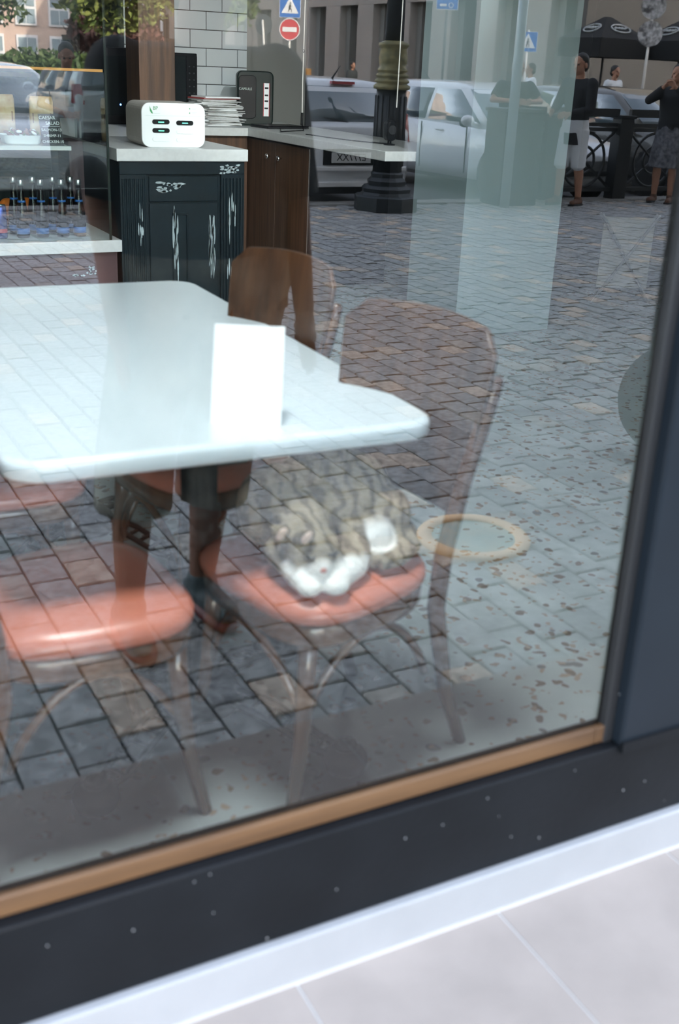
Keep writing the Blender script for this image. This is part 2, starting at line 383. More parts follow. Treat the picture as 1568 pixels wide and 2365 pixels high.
# pale stone step, slab by slab
stp = st(MB().box(-2.4, 6, -.645, .06, -.1, -.0005).build('step', 'grout')); stp['label'] = 'pale stone doorstep along the shop window'
xs = [-2.4]; x = .634-.4*8
while x < 6: xs.append(x); x += .4
for a, b in zip(xs[:-1], xs[1:]):
    if b-a > .05: MB().box(a+.0025, b-.0025, -.648, -.056, -.05, .001+.0006*random.random()).build('slab', 'slab', stp)
MB().box(-2.4, 6, -.056, -.05, -.05, .0035).build('sealant_line', 'grout', stp)

# ------------------------------------------------------------------ street
pv = st(MB().box(-6, 22, -10.45, -.64, -.2, -.122).build('street_pavement', 'joint')); pv['label'] = 'grey stone block paving of the street'
PW, PL = .125, .18
pm = MB().box(-PW/2+.004, PW/2-.0028, -PL/2+.004, PL/2-.0028, -.05, 0).mesh('paver'); pm.materials.append(M['pav'])
b_ = bmesh.new(); b_.from_mesh(pm); bmesh.ops.bevel(b_, geom=[e for e in b_.edges if e.calc_face_angle(0) > .5 and all(v.co.z > -.01 for v in e.verts)], offset=.004, segments=1, affect='EDGES'); b_.to_mesh(pm); b_.free()
cells = []
rs = random.Random(11)
for i in range(int(20/PW)):
    x = -3+PW*(i+.5); off = (PL/2 if i % 2 else 0)+rs.uniform(-.03, .03)
    y = -.66-off
    while y-PL/2 > -10.4:
        cells.append((x, y-PL/2, -.1+rs.uniform(-.004, .003), rs.random(), rs.uniform(-.012, .012), PL)); y -= PL
def seen(c):   # wedge of paving that the window mirrors
    x, y = c[0], -c[1]
    return x > .05+.2*y and x < 1.35+1.35*(y)
vis = sorted([c for c in cells if seen(c)], key=lambda c: -c[1])
near = set(id(c) for c in vis[:300])
sv, sf, tone = [], [], []
for c in cells:
    x, y, z, t, rz, pl = c
    if id(c) in near:
        o = bpy.data.objects.new('paver', pm); COL.objects.link(o); o.location = (x, y, z); o.rotation_euler = (rs.uniform(-.01, .01), rs.uniform(-.01, .01), rz); o.parent = pv
    else:
        k = len(sv); hx, hy, e = PW/2-.004, PL/2-.004, .005
        tx, ty = rs.uniform(-.012, .012), rs.uniform(-.008, .008)
        for dx, dy, dz in ((-hx, -hy, -.03), (hx, -hy, -.03), (hx, hy, -.03), (-hx, hy, -.03), (-hx+e, -hy+e, 0), (hx-e, -hy+e, 0), (hx-e, hy-e, 0), (-hx+e, hy-e, 0)):
            sv.append((x+dx, y+dy, z+dz+dx*tx+dy*ty))
        sf += [(k+4, k+5, k+6, k+7), (k, k+1, k+5, k+4), (k+1, k+2, k+6, k+5), (k+2, k+3, k+7, k+6), (k+3, k, k+4, k+7)]; tone += [t]*5
me = bpy.data.meshes.new('far_pavers'); me.from_pydata(sv, [], sf); me.materials.append(M['pavs'])
at_ = me.attributes.new('tone', 'FLOAT', 'FACE'); at_.data.foreach_set('value', tone)
o = bpy.data.objects.new('far_pavers', me); COL.objects.link(o); o.parent = pv; o['kind'] = 'stuff'
st(MB().box(-12, 30, -10.75, -10.45, -.25, -.085).build('kerb', 'kerb', bevel=.02))
st(MB().box(-40, 60, -75, -10.75, -.3, -.22).build('road', 'asphalt'))
o = empty('ground_light', (2.10, -1.60, -.1)); tag(o, 'round in-ground cover with tan stone rim and greenish glass', 'ground light')
MB().lathe([(.145, -.02), (.145, .006), (.15, .012), (.19, .012), (.197, .004), (.197, -.02)], n=40).build('rim', 'sand', o, True)
MB().lathe([(.002, .004), (.145, .004), (.145, -.02), (.002, -.02)], n=40).build('glass_disc', 'greeng', o)
o = empty('ball_bollard', (3.38, -2.02, -.1)); tag(o, 'dark stone ball bollard on the paving beside the mullion', 'bollard')
MB().ell((0, 0, .255), .24, n=32, m=20).build('ball', 'manhole', o, True)
MB().lathe([(.10, -.02), (.10, .02), (.085, .045), (.002, .05)], n=24).build('base', 'iron', o, True)

# building with deep bays beyond the side street (facade faces -x), corner end faces the cafe
bl = empty('stone_building', (24, -28.5, -.2)); tag(bl, 'tall limestone building with deep dark window bays across the road', 'building')
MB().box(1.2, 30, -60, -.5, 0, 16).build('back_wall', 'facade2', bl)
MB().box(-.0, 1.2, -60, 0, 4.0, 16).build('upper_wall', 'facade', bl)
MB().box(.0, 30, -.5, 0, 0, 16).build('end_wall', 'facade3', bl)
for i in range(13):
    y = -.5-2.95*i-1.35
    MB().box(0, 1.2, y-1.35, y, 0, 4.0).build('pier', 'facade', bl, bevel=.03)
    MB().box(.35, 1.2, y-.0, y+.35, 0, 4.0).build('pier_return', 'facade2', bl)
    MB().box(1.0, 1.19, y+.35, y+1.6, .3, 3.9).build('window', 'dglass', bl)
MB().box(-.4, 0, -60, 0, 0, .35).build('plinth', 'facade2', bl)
def logo_ring(cx, cy, cz, nrm, w, h, parent, name='logo', m='awnlogo', script=True):
    mtx = facing((cx, cy, cz), nrm); b = MB(); b.xf = mtx
    b.tube([(w*math.cos(2*math.pi*k/24), h*math.sin(2*math.pi*k/24), 0) for k in range(25)], .022, 5)
    if script: b.tube([(-w*.7+w*1.4*k/18, h*.3*math.sin(k*1.4)+h*.12, 0) for k in range(19)], .02, 5)
    return b.build(name, m, parent)
for i, (x, y) in enumerate(((21.0, -23.9), (22.75, -22.9), (24.5, -21.9))):
    p = empty('cafe_parasol', (x, y, -.2)); tag(p, ('black square cafe parasol nearest the white pillar', 'black square cafe parasol in the middle of the row', 'black square cafe parasol at the far end of the row')[i], 'parasol', 'black parasols across the road')
    MB().hexa([(-.85, -.85, 2.55), (.85, -.85, 2.55), (.85, .85, 2.55), (-.85, .85, 2.55)], [(-.06, -.06, 3.1), (.06, -.06, 3.1), (.06, .06, 3.1), (-.06, .06, 3.1)]).build('canopy', 'awn', p)
    MB().box(-.85, .85, -.86, -.84, 2.1, 2.56).box(-.85, .85, .84, .86, 2.1, 2.56).box(-.86, -.84, -.85, .85, 2.1, 2.56).box(.84, .86, -.85, .85, 2.1, 2.56).build('valance', 'awn', p)
    MB().cone((0, 0, 0), .03, (0, 0, 3.1), .03).build('pole', 'blackm', p); MB().lathe([(.3, 0), (.3, .08), (.03, .1)]).build('base', 'blackm', p)
    logo_ring(.05, .52, 2.81, (0, .57, .82), .30, .17, p)
    logo_ring(-.52, .05, 2.81, (-.57, 0, .82), .30, .17, p)
# sunlit building and greenery at the far left
b2 = empty('pink_building', (10, -68, -.2)); tag(b2, 'sunlit pink stucco building with white framed windows behind trees', 'building')
MB().box(-30, 13.5, -6, 0, 0, 14).build('wall', 'pink', b2)
for i in range(6):
    x = 1.4+i*1.9
    for z in (.6, 3.0):
        f = MB().box(x, x+1.2, 0, .12, z, z+1.9).build('window', 'signw', b2)
        for a in (0, 1):
            for q in (0, 1): MB().box(x+.1+a*.52, x+.58+a*.52, .1, .14, z+.1+q*.9, z+.85+q*.9).build('pane', 'wpane', f)
for i in range(5): MB().cone((8.5+i*1.1, 6, 2.6), .09, (8.5+i*1.1, 6, 6), .09, 8).build('porch_column', 'signw', b2)
MB().box(7.8, 14, .0, 6.4, 2.35, 2.6).build('porch_floor', 'bark', b2)

def tree(name, loc, crown, cr, n, leafm, label, trunk=True, size=.16, group='trees beyond the road', seed=1):
    t = empty(name, loc); tag(t, label, 'tree' if trunk else 'hedge', group)
    g = np.random.default_rng(seed)
    d = g.normal(size=(n, 3)); d /= np.linalg.norm(d, axis=1)[:, None]; rad = .35+.65*g.random(n)**.5
    lump = 1+.25*np.sin(d[:, 0]*5+seed)*np.sin(d[:, 2]*6)*np.cos(d[:, 1]*4)
    c = np.array(crown)+d*rad[:, None]*lump[:, None]*np.array(cr)
    a = g.normal(size=(n, 3)); a /= np.linalg.norm(a, axis=1)[:, None]; b = np.cross(a, g.normal(size=(n, 3))); b /= np.linalg.norm(b, axis=1)[:, None]
    s = size*(.6+.8*g.random(n))[:, None]
    v = np.stack([c-a*s, c+b*s*.45, c+a*s, c-b*s*.45], 1).reshape(-1, 3)
    me = bpy.data.meshes.new('foliage'); me.from_pydata(v.tolist(), [], [(4*i, 4*i+1, 4*i+2, 4*i+3) for i in range(n)]); me.materials.append(M[leafm])
    o = bpy.data.objects.new('foliage', me); COL.objects.link(o); o.parent = t; o['kind'] = 'stuff'
    if trunk:
        b = MB(); cz = crown[2]
        b.tube([(0, 0, 0), (.05, .02, cz*.5), (crown[0]*.6, crown[1]*.6, cz*.9)], [.22, .16, .1], 8)
        for k in range(5):
            t_ = k*1.3; b.tube([(.05, .02, cz*.55), (crown[0]+cr[0]*.6*math.cos(t_), crown[1]+cr[1]*.6*math.sin(t_), cz+cr[2]*.3)], [.09, .03], 6)
        b.build('trunk', 'bark', t, True)
    return t
tree('street_tree', (12.2, -40, -.2), (.4, 0, 4.9), (3.4, 2.5, 2.5), 9000, 'leaf', 'sunlit green tree above the dark column top', seed=2)
tree('street_tree', (11.6, -29.5, -.2), (.6, 0, 4.7), (1.5, 1.5, 2.6), 4200, 'leaf', 'leafy tree hanging beside the no entry signs', size=.13, seed=3)
tree('street_tree', (9.0, -50, -.2), (0, 0, 4.6), (3.2, 2.5, 2.2), 5000, 'leafd', 'dark green tree in front of the pink building', seed=4)
tree('street_tree', (14.6, -47, -.2), (0, 0, 2.5), (2.0, 1.2, .9), 3500, 'leafr', 'reddish leaved small tree over the clipped hedge', seed=5)
tree('hedge', (14, -53, -.2), (0, 0, .8), (4.5, .8, .9), 5000, 'leafd', 'low clipped hedge beneath the pink building', trunk=False, seed=6)

# ------------------------------------------------------------------ table and chairs
tb = empty('cafe_table', (.785, 1.285, 0), R(-1.6)); tag(tb, 'white rounded-corner cafe table on dark iron columns', 'table')
ol = rrect(.86, 1.58, .075, 8); rings = []
for ins, z in ((.012, .708), (.002, .714), (0, .722), (0, .738), (.003, .746), (.012, .75)):
    sx, sy = (.86-2*ins)/.86, (1.58-2*ins)/1.58; rings.append([(p[0]*sx, p[1]*sy, z) for p in ol])
MB().loft(rings).build('table_top', 'white', tb, True).data.polygons.foreach_set('use_smooth', [len(p.vertices) == 4 for p in tb.children[0].data.polygons])
for cy in (-.54, .54):
    b = MB()
    for k in range(4):
        a = k*math.pi/2+.6; b.cone((.024*math.cos(a), cy+.024*math.sin(a), .12), .019, (.024*math.cos(a), cy+.024*math.sin(a), .70), .019, 10)
    b.lathe([(.05, .10), (.045, .14), (.034, .16), (.034, .44), (.045, .45), (.048, .47), (.04, .48), (.04, .50), (.047, .51), (.047, .53), (.034, .54), (.034, .70)], (0, cy, 0), 12)
    b.build('column', 'iron', tb, True)
    MB().box(-.22, .22, cy-.03, cy+.03, .69, .7075).box(-.03, .03, cy-.2, cy+.2, .688, .705).build('top_plate', 'iron', tb)
    MB().lathe([(.002, .135), (.05, .13), (.085, .10), (.10, .07), (.09, .05), (.05, .045)], (0, cy, 0), 20).build('hub', 'iron', tb, True)
    for k in range(4):
        a = R(37+90*k); d = Vector((math.cos(a), math.sin(a), 0)); n_ = Vector((-math.sin(a), math.cos(a), 0)); c0 = Vector((0, cy, 0))
        b = MB()
        # perforated arm: two side rails and rungs between them
        for sg in (-1, 1):
            b.tube([c0+d*.06+n_*.026*sg+Vector((0, 0, .10)), c0+d*.18+n_*.030*sg+Vector((0, 0, .085)), c0+d*.30+n_*.026*sg+Vector((0, 0, .045)), c0+d*.36+n_*.016*sg+Vector((0, 0, .04))], .0085, 6)
        for q in range(6):
            t = .10+.042*q; z = .10-.055*(t/.33)**1.5
            b.tube([c0+d*t-n_*.028+Vector((0, 0, z)), c0+d*t+n_*.028+Vector((0, 0, z))], .006, 5)
        b.build('foot_arm', 'iron', tb, True)
        ft = MB().lathe([(.002, .062), (.026, .060), (.046, .045), (.05, .028), (.044, .008), (.03, 0), (.002, 0)], c0+d*.37, 20).build('foot', 'iron', tb, True)
        MB().lathe([(.028, .060), (.024, .068), (.016, .070), (.014, .064), (.01, .075), (.002, .077)], c0+d*.37, 14).build('stud', 'iron', ft, True)

def seat_outline(ins=0, n=40):
    pts = []
    for k in range(n):
        t = 2*math.pi*k/n; c, s = math.cos(t), math.sin(t); e = 2/3.2
        x = math.copysign(abs(c)**e, c)*(.205-ins); y = math.copysign(abs(s)**e, s)*(.205-ins)
        pts.append((x, y*(1+.10*x/.2)))
    return pts
def make_chair():
    t = empty('bentwood_chair')
    b = MB(); b.loft([[(x, y, z) for x, y in seat_outline(i)] for i, z in ((.004, .424), (-.002, .432), (-.002, .446), (.006, .458), (.022, .467), (.05, .472), (.1, .474), (.19, .474))])
    b.build('seat_pad', 'pad', t, True)
    b = MB(); b.loft([[(x, y, z) for x, y in seat_outline(i)] for i, z in ((.016, .37), (.008, .375), (.004, .385), (.004, .415), (.010, .4235))]); b.build('seat_frame', 'bent', t, True)
    for s in (-1, 1):
        MB().tube([(.145, .155*s, .405), (.15, .16*s, .30), (.165, .168*s, .15), (.195, .18*s, 0)], [.021, .020, .017, .0145], 10).build('leg', 'bent', t, True)
        MB().tube([(-.285, .185*s, 0), (-.225, .178*s, .16), (-.185, .172*s, .36), (-.19, .176*s, .48), (-.215, .19*s, .64), (-.25, .208*s, .80), (-.26, .211*s, .85), (-.262, .212*s, .856)], [.0145, .017, .02, .02, .018, .017, .0165, .010], 10).build('leg', 'bent', t, True)
        # curved side brace springing from the legs up to the seat frame
        pts = []
        for k in range(15):
            u = k/14; x = .155-.335*u; z = .20+.165*math.sin(math.pi*u)**.75; pts.append((x, (.158+.01*math.sin(math.pi*u))*s, z))
        MB().tube(pts, .0105, 8).build('brace', 'bent', t, True)
    pts = [(.152+.03*math.sin(math.pi*k/14), .155-.31*k/14, .20+.165*math.sin(math.pi*k/14)**.75) for k in range(15)]
    MB().tube(pts, .0105, 8).build('brace', 'bent', t, True)
    # bowed plywood backrest with rounded top corners
    prof = []; H0, H1, hw = .56, .935, .198
    rings = []
    for side in (0, 1):
        ring = []
        for (u, v) in rrect(2*hw, H1-H0, .055, 6):
            zz = v+(H0+H1)/2; uu = u*(1+.13*(zz-H0)/(H1-H0)); bow = -.035*(1-(uu/hw)**2)
            ring.append((-.195-.14*(zz-.5)-(-bow*-1 if False else -bow)*1.0+(.012 if side else 0), uu, zz+.012*(1-(uu/hw)**2)))
        rings.append(ring)
    # fill as a grid of strips so that the bow stays smooth
    b = MB(); nu, nv = 16, 10
    def P(i, j, th):
        v = j/nv; u = i/nu*2-1; zz = H0+(H1-H0)*v; w = hw*(1+.13*v)
        edge = min(1-v, v)*(H1-H0); r = .05
        cut = (r-math.sqrt(max(0, r*r-(r-edge)**2))) if edge < r else 0
        uu = u*(w-cut); bow = .035*(1-(uu/hw)**2)
        return (-.20-.15*(zz-.5)-bow+th, uu, zz+.014*(1-(uu/hw)**2)*v)
    vs, fs = [], []
    for th in (0, .013):
        vs += [P(i, j, th) for j in range(nv+1) for i in range(nu+1)]
    N = (nu+1)*(nv+1); ix = lambda i, j, k: k*N+j*(nu+1)+i
    for j in range(nv):
        for i in range(nu):
            for k in (0, 1): fs.append((ix(i, j, k), ix(i+1, j, k), ix(i+1, j+1, k), ix(i, j+1, k)))
    for i in range(nu):
        for j in (0, nv): fs.append((ix(i, j, 0), ix(i+1, j, 0), ix(i+1, j, 1), ix(i, j, 1)))
    for j in range(nv):
        for i in (0, nu): fs.append((ix(i, j, 0), ix(i, j+1, 0), ix(i, j+1, 1), ix(i, j, 1)))
    b._add(vs, fs); b.build('backrest', 'ply', t, True, bevel=.003)
    return t
ch0 = make_chair()
for i, (x, y, a, lb) in enumerate(((.955, .555, 180+13, 'bentwood chair with coral seat on which the cat sleeps'),
                                   (.975, 1.27, 180+12, 'bentwood chair with coral seat behind the cat chair'),
                                   (.455, .60, 4, 'bentwood chair with coral seat beside the iron table foot, without the cat'),
                                   (.45, 1.32, 2, 'bentwood chair with coral seat mostly hidden under the white table'))):
    c = ch0 if i == 0 else copy_tree(ch0)
    c.location = (x, y, 0); c.rotation_euler = (0, 0, R(a)); tag(c, lb, 'chair', 'chairs around the white table')
# folded card on the table
o = empty('table_card', (.805, .585, .7505), R(-28)); tag(o, 'blank white folded card standing on the cafe table', 'card')
MB().hexa([(-.068, 0, 0), (.068, 0, 0), (.068, .003, 0), (-.068, .003, 0)], [(-.068, .075, .178), (.068, .075, .178), (.068, .078, .178), (-.068, .078, .178)]).build('front_leaf', 'paper', o)
MB().hexa([(-.02, .15, 0), (.02, .15, 0), (.02, .153, 0), (-.02, .153, 0)], [(-.02, .0715, .168), (.02, .0715, .168), (.02, .0745, .168), (-.02, .0745, .168)]).build('back_strut', 'paper', o)

# ------------------------------------------------------------------ cat
cat = empty('cat', (.965, .545, .474)); tag(cat, 'grey brown tabby cat with white paws asleep on a coral seat', 'cat')
b = MB()
b.ell((.035, .05, .105), (.135, .115, .10), n=20, m=12); b.ell((-.075, .045, .095), (.095, .10, .088), n=20, m=12)
b.ell((.115, .0, .07), (.075, .085, .07), n=16, m=10); b.ell((.04, .07, .15), (.09, .09, .06), n=16, m=10)
b.cap((-.07, .0, .10), .06, (-.085, -.085, .082), .05)                      # neck
b.ell((-.085, -.115, .068), (.056, .052, .046), n=16, m=10)                 # head
b.ell((-.092, -.158, .048), (.028, .026, .024), n=12, m=8)                  # muzzle
b.ell((-.118, -.128, .05), (.026, .026, .026)); b.ell((-.056, -.138, .05), (.026, .026, .026))   # cheeks
EARS = (((-.108, -.122, .088), (-.122, -.150, .128)), ((-.128, -.088, .088), (-.166, -.102, .122)))
for c, tip in EARS: b.tube([c, tip], [.027, .004], 10)                      # ears
b.cap((.03, -.075, .06), .035, (.0, -.135, .026), .026); b.cap((.0, -.135, .026), .026, (-.06, -.175, .02), .02)   # folded fore leg
b.cap((-.13, -.06, .05), .03, (-.125, -.15, .024), .022); b.ell((-.118, -.17, .018), (.026, .028, .018))
b.ell((-.068, -.184, .017), (.03, .024, .017)); b.ell((.07, -.085, .055), (.036, .034, .046))                       # paws and white chest
b.cap((.12, -.06, .04), .038, (.06, -.11, .022), .024)                      # hind foot
tp = [(.15, .03, .03), (.175, -.03, .028), (.15, -.09, .026), (.10, -.125, .024), (.05, -.14, .022)]
b.tube(tp, [.026, .026, .024, .022, .014], 12)
co = b.remesh('body', 'fur', .0045, cat, 4)
wa = co.data.attributes.new('white', 'FLOAT', 'POINT'); vals = []
WH = [((-.068, -.184, .017), .045), ((-.118, -.172, .015), .042), ((.07, -.088, .055), .042), ((-.092, -.165, .038), .030), ((-.02, -.15, .02), .035), ((.01, -.135, .02), .03), ((-.05, -.15, .038), .022), ((-.135, -.13, .035), .022)]
for v in co.data.vertices:
    w = 0
    for c, r in WH:
        w = max(w, min(1, max(0, (r-(v.co-Vector(c)).length)/.010+.5)))
    vals.append(w)
wa.data.foreach_set('value', vals)
for c, tip in EARS:
    c, tip = Vector(c), Vector(tip); MB().ell(c*.5+tip*.5+Vector((0, -.013, .0)), (.010, .007, .016), (.5, .2, .3), 10, 6).build('inner_ear', 'earp', cat, True)
MB().ell((-.094, -.182, .052), (.007, .005, .005)).build('nose', 'nose', cat, True)
for s, c in ((-1, (-.108, -.160, .074)), (1, (-.066, -.163, .075))):
    MB().tube([(c[0]-.011, c[1], c[2]), (c[0], c[1]-.004, c[2]-.003), (c[0]+.011, c[1], c[2])], .0022, 6).build('closed_eye', 'eye', cat, True)

# ------------------------------------------------------------------ counters
ZC = .96
cb = empty('painted_counter', (1.763, 4.52, 0)); tag(cb, 'dark teal distressed counter cabinet with fluted sides', 'counter')
MB().box(0, .70, .02, 1.9, 0, .898).build('carcass', 'teal', cb)
MB().box(0, .70, 0, .02, .83, .898).box(0, .70, .0, .02, 0, .10).build('rail', 'teal', cb, bevel=.003)
for x0, w in ((.0, .145), (.565, .135)):
    f = MB().box(x0, x0+w, 0, .02, .10, .83).build('pilaster', 'teal', cb, bevel=.002)
    nfl = 6
    for k in range(nfl):
        xx = x0+.018+(w-.036)*k/(nfl-1); MB().cone((xx, -.002, .13), .008, (xx, -.002, .81), .008, 8).build('flute', 'teal', f)
MB().box(.16, .55, .006, .02, .69, .82).build('panel', 'teal', cb, bevel=.004)
MB().box(.16, .55, .006, .02, .11, .68).build('panel', 'teal', cb, bevel=.004)
for a in ((.285, .295, .12, .62), (.365, .375, .12, .62), (.285, .375, .62, .63)): MB().box(a[0], a[1], -.004, .008, a[2], a[3]).build('moulding', 'teal', cb, bevel=.002)
def scuffs(parent, spots, y, seed, axis='x', m='chip'):
    rs = random.Random(seed); b = MB()
    for cx, cz, w, h, n, vert in spots:
        for _ in range(n):
            x = cx+rs.uniform(-w, w)*.5; z = cz+rs.uniform(-h, h)*.5
            a, c = ((.0045, h*rs.uniform(.15, .35)) if vert else (w*rs.uniform(.10, .22), .006)); a *= rs.uniform(.5, 1.3); k = 9
            pts = [(x+a*math.cos(2*math.pi*i/k)*rs.uniform(.6, 1.1), z+c*math.sin(2*math.pi*i/k)*rs.uniform(.6, 1.1)) for i in range(k)]
            b.loft([[(p[0], y, p[1]) for p in pts], [(p[0], y-.0012, p[1]) for p in pts]])
    return b.build('chipped_paint', m, parent)
scuffs(cb, [(.275, .765, .13, .05, 22, 0)], .0055, 4)
scuffs(cb, [(.615, .857, .10, .045, 20, 0)], -.0005, 5)
scuffs(cb, [(.105, .57, .028, .16, 7, 1), (.625, .60, .04, .20, 8, 1), (.61, .28, .03, .18, 5, 1)], -.0105, 6)
scuffs(cb, [(.512, .45, .035, .26, 26, 1)], .0055, 7); scuffs(cb, [(.30, .48, .028, .30, 12, 1)], -.004, 8)
wt = MB().box(1.745, 2.475, 4.5, 6.44, .898, ZC).build('counter_worktop', 'stone', bevel=.003); tag(wt, 'speckled white worktop on the dark teal cabinet', 'worktop')
wt = MB().loft([[(x, y, z) for x, y in ((1.2, 7.27), (1.2, 6.445), (3.30, 6.445), (3.30, 4.45), (3.95, 4.45), (3.95, 7.27))] for z in (.905, ZC)]).build('worktop', 'stone', bevel=.003); tag(wt, 'speckled white L-shaped back worktop running up to the pillar', 'worktop')
bc = empty('back_cabinet', (2.2, 6.5, 0)); tag(bc, 'brown wooden base cabinet under the back worktop', 'cabinet')
MB().box(.28, 1.12, 0, .75, .0, .904).build('body', 'walnut', bc)
dc = empty('door_cabinet', (3.33, 5.49, 0)); tag(dc, 'walnut cabinet with two knobbed doors under the worktop', 'cabinet')
MB().box(.02, .60, 0, 1.75, 0, .904).build('body', 'blackm', dc)
MB().box(.0, .02, 1.09, 1.75, 0.06, .89).build('filler_panel', 'walnut', dc)
MB().box(.0, .60, -.018, 0, .0, .90).build('end_panel', 'black', dc)
for y0, y1, ky in ((.0, .53, .44), (.535, 1.085, .63)):
    d = MB().box(0, .02, y0+.002, y1-.002, .06, .89).build('door', 'walnut', dc, bevel=.002)
    MB().lathe([(.002, -.034), (.014, -.032), (.019, -.024), (.015, -.014), (.007, -.008), (.007, 0), (.002, 0)], (0, ky, .795), 16, 'X').build('knob', 'chrome', d, True)
MB().box(-.003, .0, -.003, .003, .06, .89).build('edge_strip', 'silver', dc)
pl = MB().box(3.50, 4.16, 3.90, 4.44, 0, 3.2).build('pillar', 'wallw'); st(pl); pl['label'] = 'white square pillar at the end of the worktop'
wc = MB().box(2.36, 2.60, 6.0, 6.27, ZC+.0005, 3.2).build('wood_column', 'walnut', bevel=.004); tag(wc, 'brown wooden column rising behind the white charging station', 'column')

# charging station
cs = empty('charging_station', (2.09, 4.60, ZC), R(-3)); tag(cs, 'white power bank charging station on the counter', 'charging station')
def rbx(w, h, r, y0, y1, n=6): return MB().loft([[(u, y, v+h/2) for u, v in rrect(w, h, r, n)] for y in (y0, y1)])
rbx(.345, .222, .045, .012, .33).build('shell', 'chargers', cs, bevel=.003)
fp = rbx(.345, .222, .045, -.0, .012).build('front_panel', 'chargerw', cs, bevel=.003)
for k, (x, z, on) in enumerate(((-.07, .128, 1), (.06, .125, 1), (-.07, .085, 1), (.06, .082, 0), (-.07, .042, 0), (.06, .040, 0))):
    s_ = MB(); s_.xf = Matrix.Translation((x, 0, z-.012))
    s_.loft([[(u, y, v+.012) for u, v in rrect(.094, .024, .0118, 6)] for y in (-.003, .004)]); sl = s_.build('slot', 'black' if on else 'chargerw', fp, bevel=.001)
    if on: MB().box(x-.014, x+.016, -.0045, -.0028, z-.003, z+.001).build('slot_light', 'led', cs)
b = MB()
for a in ((-.155, .155, .158, .1595),): b.box(a[0], a[1], -.001, .001, a[2], a[3])
b.build('seam', 'greyp', fp)
text('logo_text', 'BP', .026, facing((-.099, -.0008, .195), (0, -1, 0)), 'greenp', fp)
lf = MB(); lf.prism([(-.129, .207), (-.124, .193), (-.116, .181), (-.112, .168), (-.120, .170), (-.128, .182)], lambda u, v: (u, 0.0005, v), lambda u, v: (u, -.001, v)); lf.build('logo_leaf', 'greenp', fp)
MB().box(-.112, -.075, -.001, .0005, .1695, .1715).build('logo_line', 'greyp', fp)
for z in (.197, .175):
    MB().prism([(.083, z), (.09, z+.005), (.09, z-.005)], lambda u, v: (u, .0005, v), lambda u, v: (u, -.001, v)).build('store_mark', 'greenp', fp)
    MB().box(.098, .128, -.001, .0005, z+.001, z+.003).box(.098, .122, -.001, .0005, z-.004, z-.002).build('store_line', 'greyp', fp)

# appliances and clutter on the back worktop
ap = empty('black_appliance', (2.40, 6.62, ZC)); tag(ap, 'tall black appliance with a blue light beside the wooden column', 'appliance')
MB().box(-.18, .2, 0, .35, 0, .495).build('body', 'black', ap, bevel=.01)
MB().box(-.17, .19, -.006, 0, .06, .44).build('front_glass', 'dglass', ap); MB().ell((.02, -.008, .13), .006).build('indicator_light', 'bluel', ap)
mw = empty('microwave', (2.98, 6.90, ZC)); tag(mw, 'black microwave oven right of the wooden column', 'microwave')
MB().box(-.36, .11, 0, .33, .03, .48).build('body', 'black', mw, bevel=.008)
MB().box(-.34, .02, -.012, 0, .05, .46).build('door', 'dglass', mw, bevel=.004)
cp = MB().box(.025, .105, -.010, 0, .05, .46).build('control_panel', 'black', mw)
for i in range(2):
    for j in range(7): MB().ell((.045+.035*i, -.012, .12+.045*j), (.007, .003, .005), n=8, m=4).build('button', 'shirts', cp)
for dx in (-.3, .05): MB().cone((dx, .05, 0), .015, (dx, .05, .03), .015).cone((dx, .28, 0), .015, (dx, .28, .03), .015).build('foot', 'blackm', mw)
rs = random.Random(21); z = ZC
for k in range(26):
    h = rs.choice((.004, .006, .009, .012)); w = .15+rs.uniform(-.012, .012)
    if z+h > ZC+.20: break
    o = empty('paper_sheaf', (3.195+rs.uniform(-.025, .025)-.02*(k > 18), 6.78+rs.uniform(-.02, .02), z), R(rs.uniform(-16, 16)))
    MB().box(-w, w, -.11, .11, .0005, h).build('sheet', 'redpaper' if k == 24 else ('paper' if k % 5 == 0 else 'oldpaper'), o)
    if h > .008: MB().box(-w+.004, w+.006, -.112, .1, h*.4, h*.6).build('sheet', 'paper', o)
    tag(o, 'topmost red-edged sheaf of the pile beside the green-black case' if k == 24 else 'white loose sheet lying on the very top of the paper pile' if k == 25 else 'thin sheaf of papers in the pile beside the green-black case', 'papers', 'papers piled on the back worktop'); z += h
gc = empty('tool_case', (3.475, 6.72, ZC), R(-16)); tag(gc, 'dark green carrying case with a white printed label', 'case')
MB().loft([[(u, y, v+.19) for u, v in rrect(.27, .38, .04, 5)] for y in (0, .11)]).build('shell', 'greencase', gc, bevel=.012, seg=3)
MB().loft([[(u-.06, y, v+.20) for u, v in rrect(.13, .30, .03, 5)] for y in (-.006, .001)]).build('front_recess', 'black', gc, bevel=.004)
lb = MB().box(.058, .105, -.003, .0, .07, .30).build('paper_label', 'paper', gc)
MB().box(.058, .063, -.004, -.003, .07, .30).box(.100, .105, -.004, -.003, .07, .30).build('label_edge', 'redp', gc)
for zz in (.12, .17, .21, .26): MB().box(.068, .095, -.004, -.003, zz, zz+.012).build('label_print', 'black', gc)
text('case_print', 'CAPSULE', .024, facing((-.075, -.0075, .255), (0, -1, 0)), 'greyp', gc)
lt = empty('laptop', (3.66, 6.72, ZC), R(8)); tag(lt, 'closed black laptop lying flat in front of the green case', 'laptop')
MB().box(-.19, .16, -.13, .12, 0.003, .012).build('base', 'blackm', lt, bevel=.003); MB().box(-.19, .16, -.13, .12, .0125, .02).build('lid', 'black', lt, bevel=.003)
lt.location = (3.60, 6.53, ZC)
c1 = empty('hanging_cord', (3.418, 5.80, ZC)); tag(c1, 'thin pale cord hanging from the ceiling to a black connector', 'cord')
MB().tube([(0, 0, 2.23), (.002, 0, 1.4), (-.003, 0, .33), (0, 0, .12)], .0035, 6).build('cord', 'polew', c1)
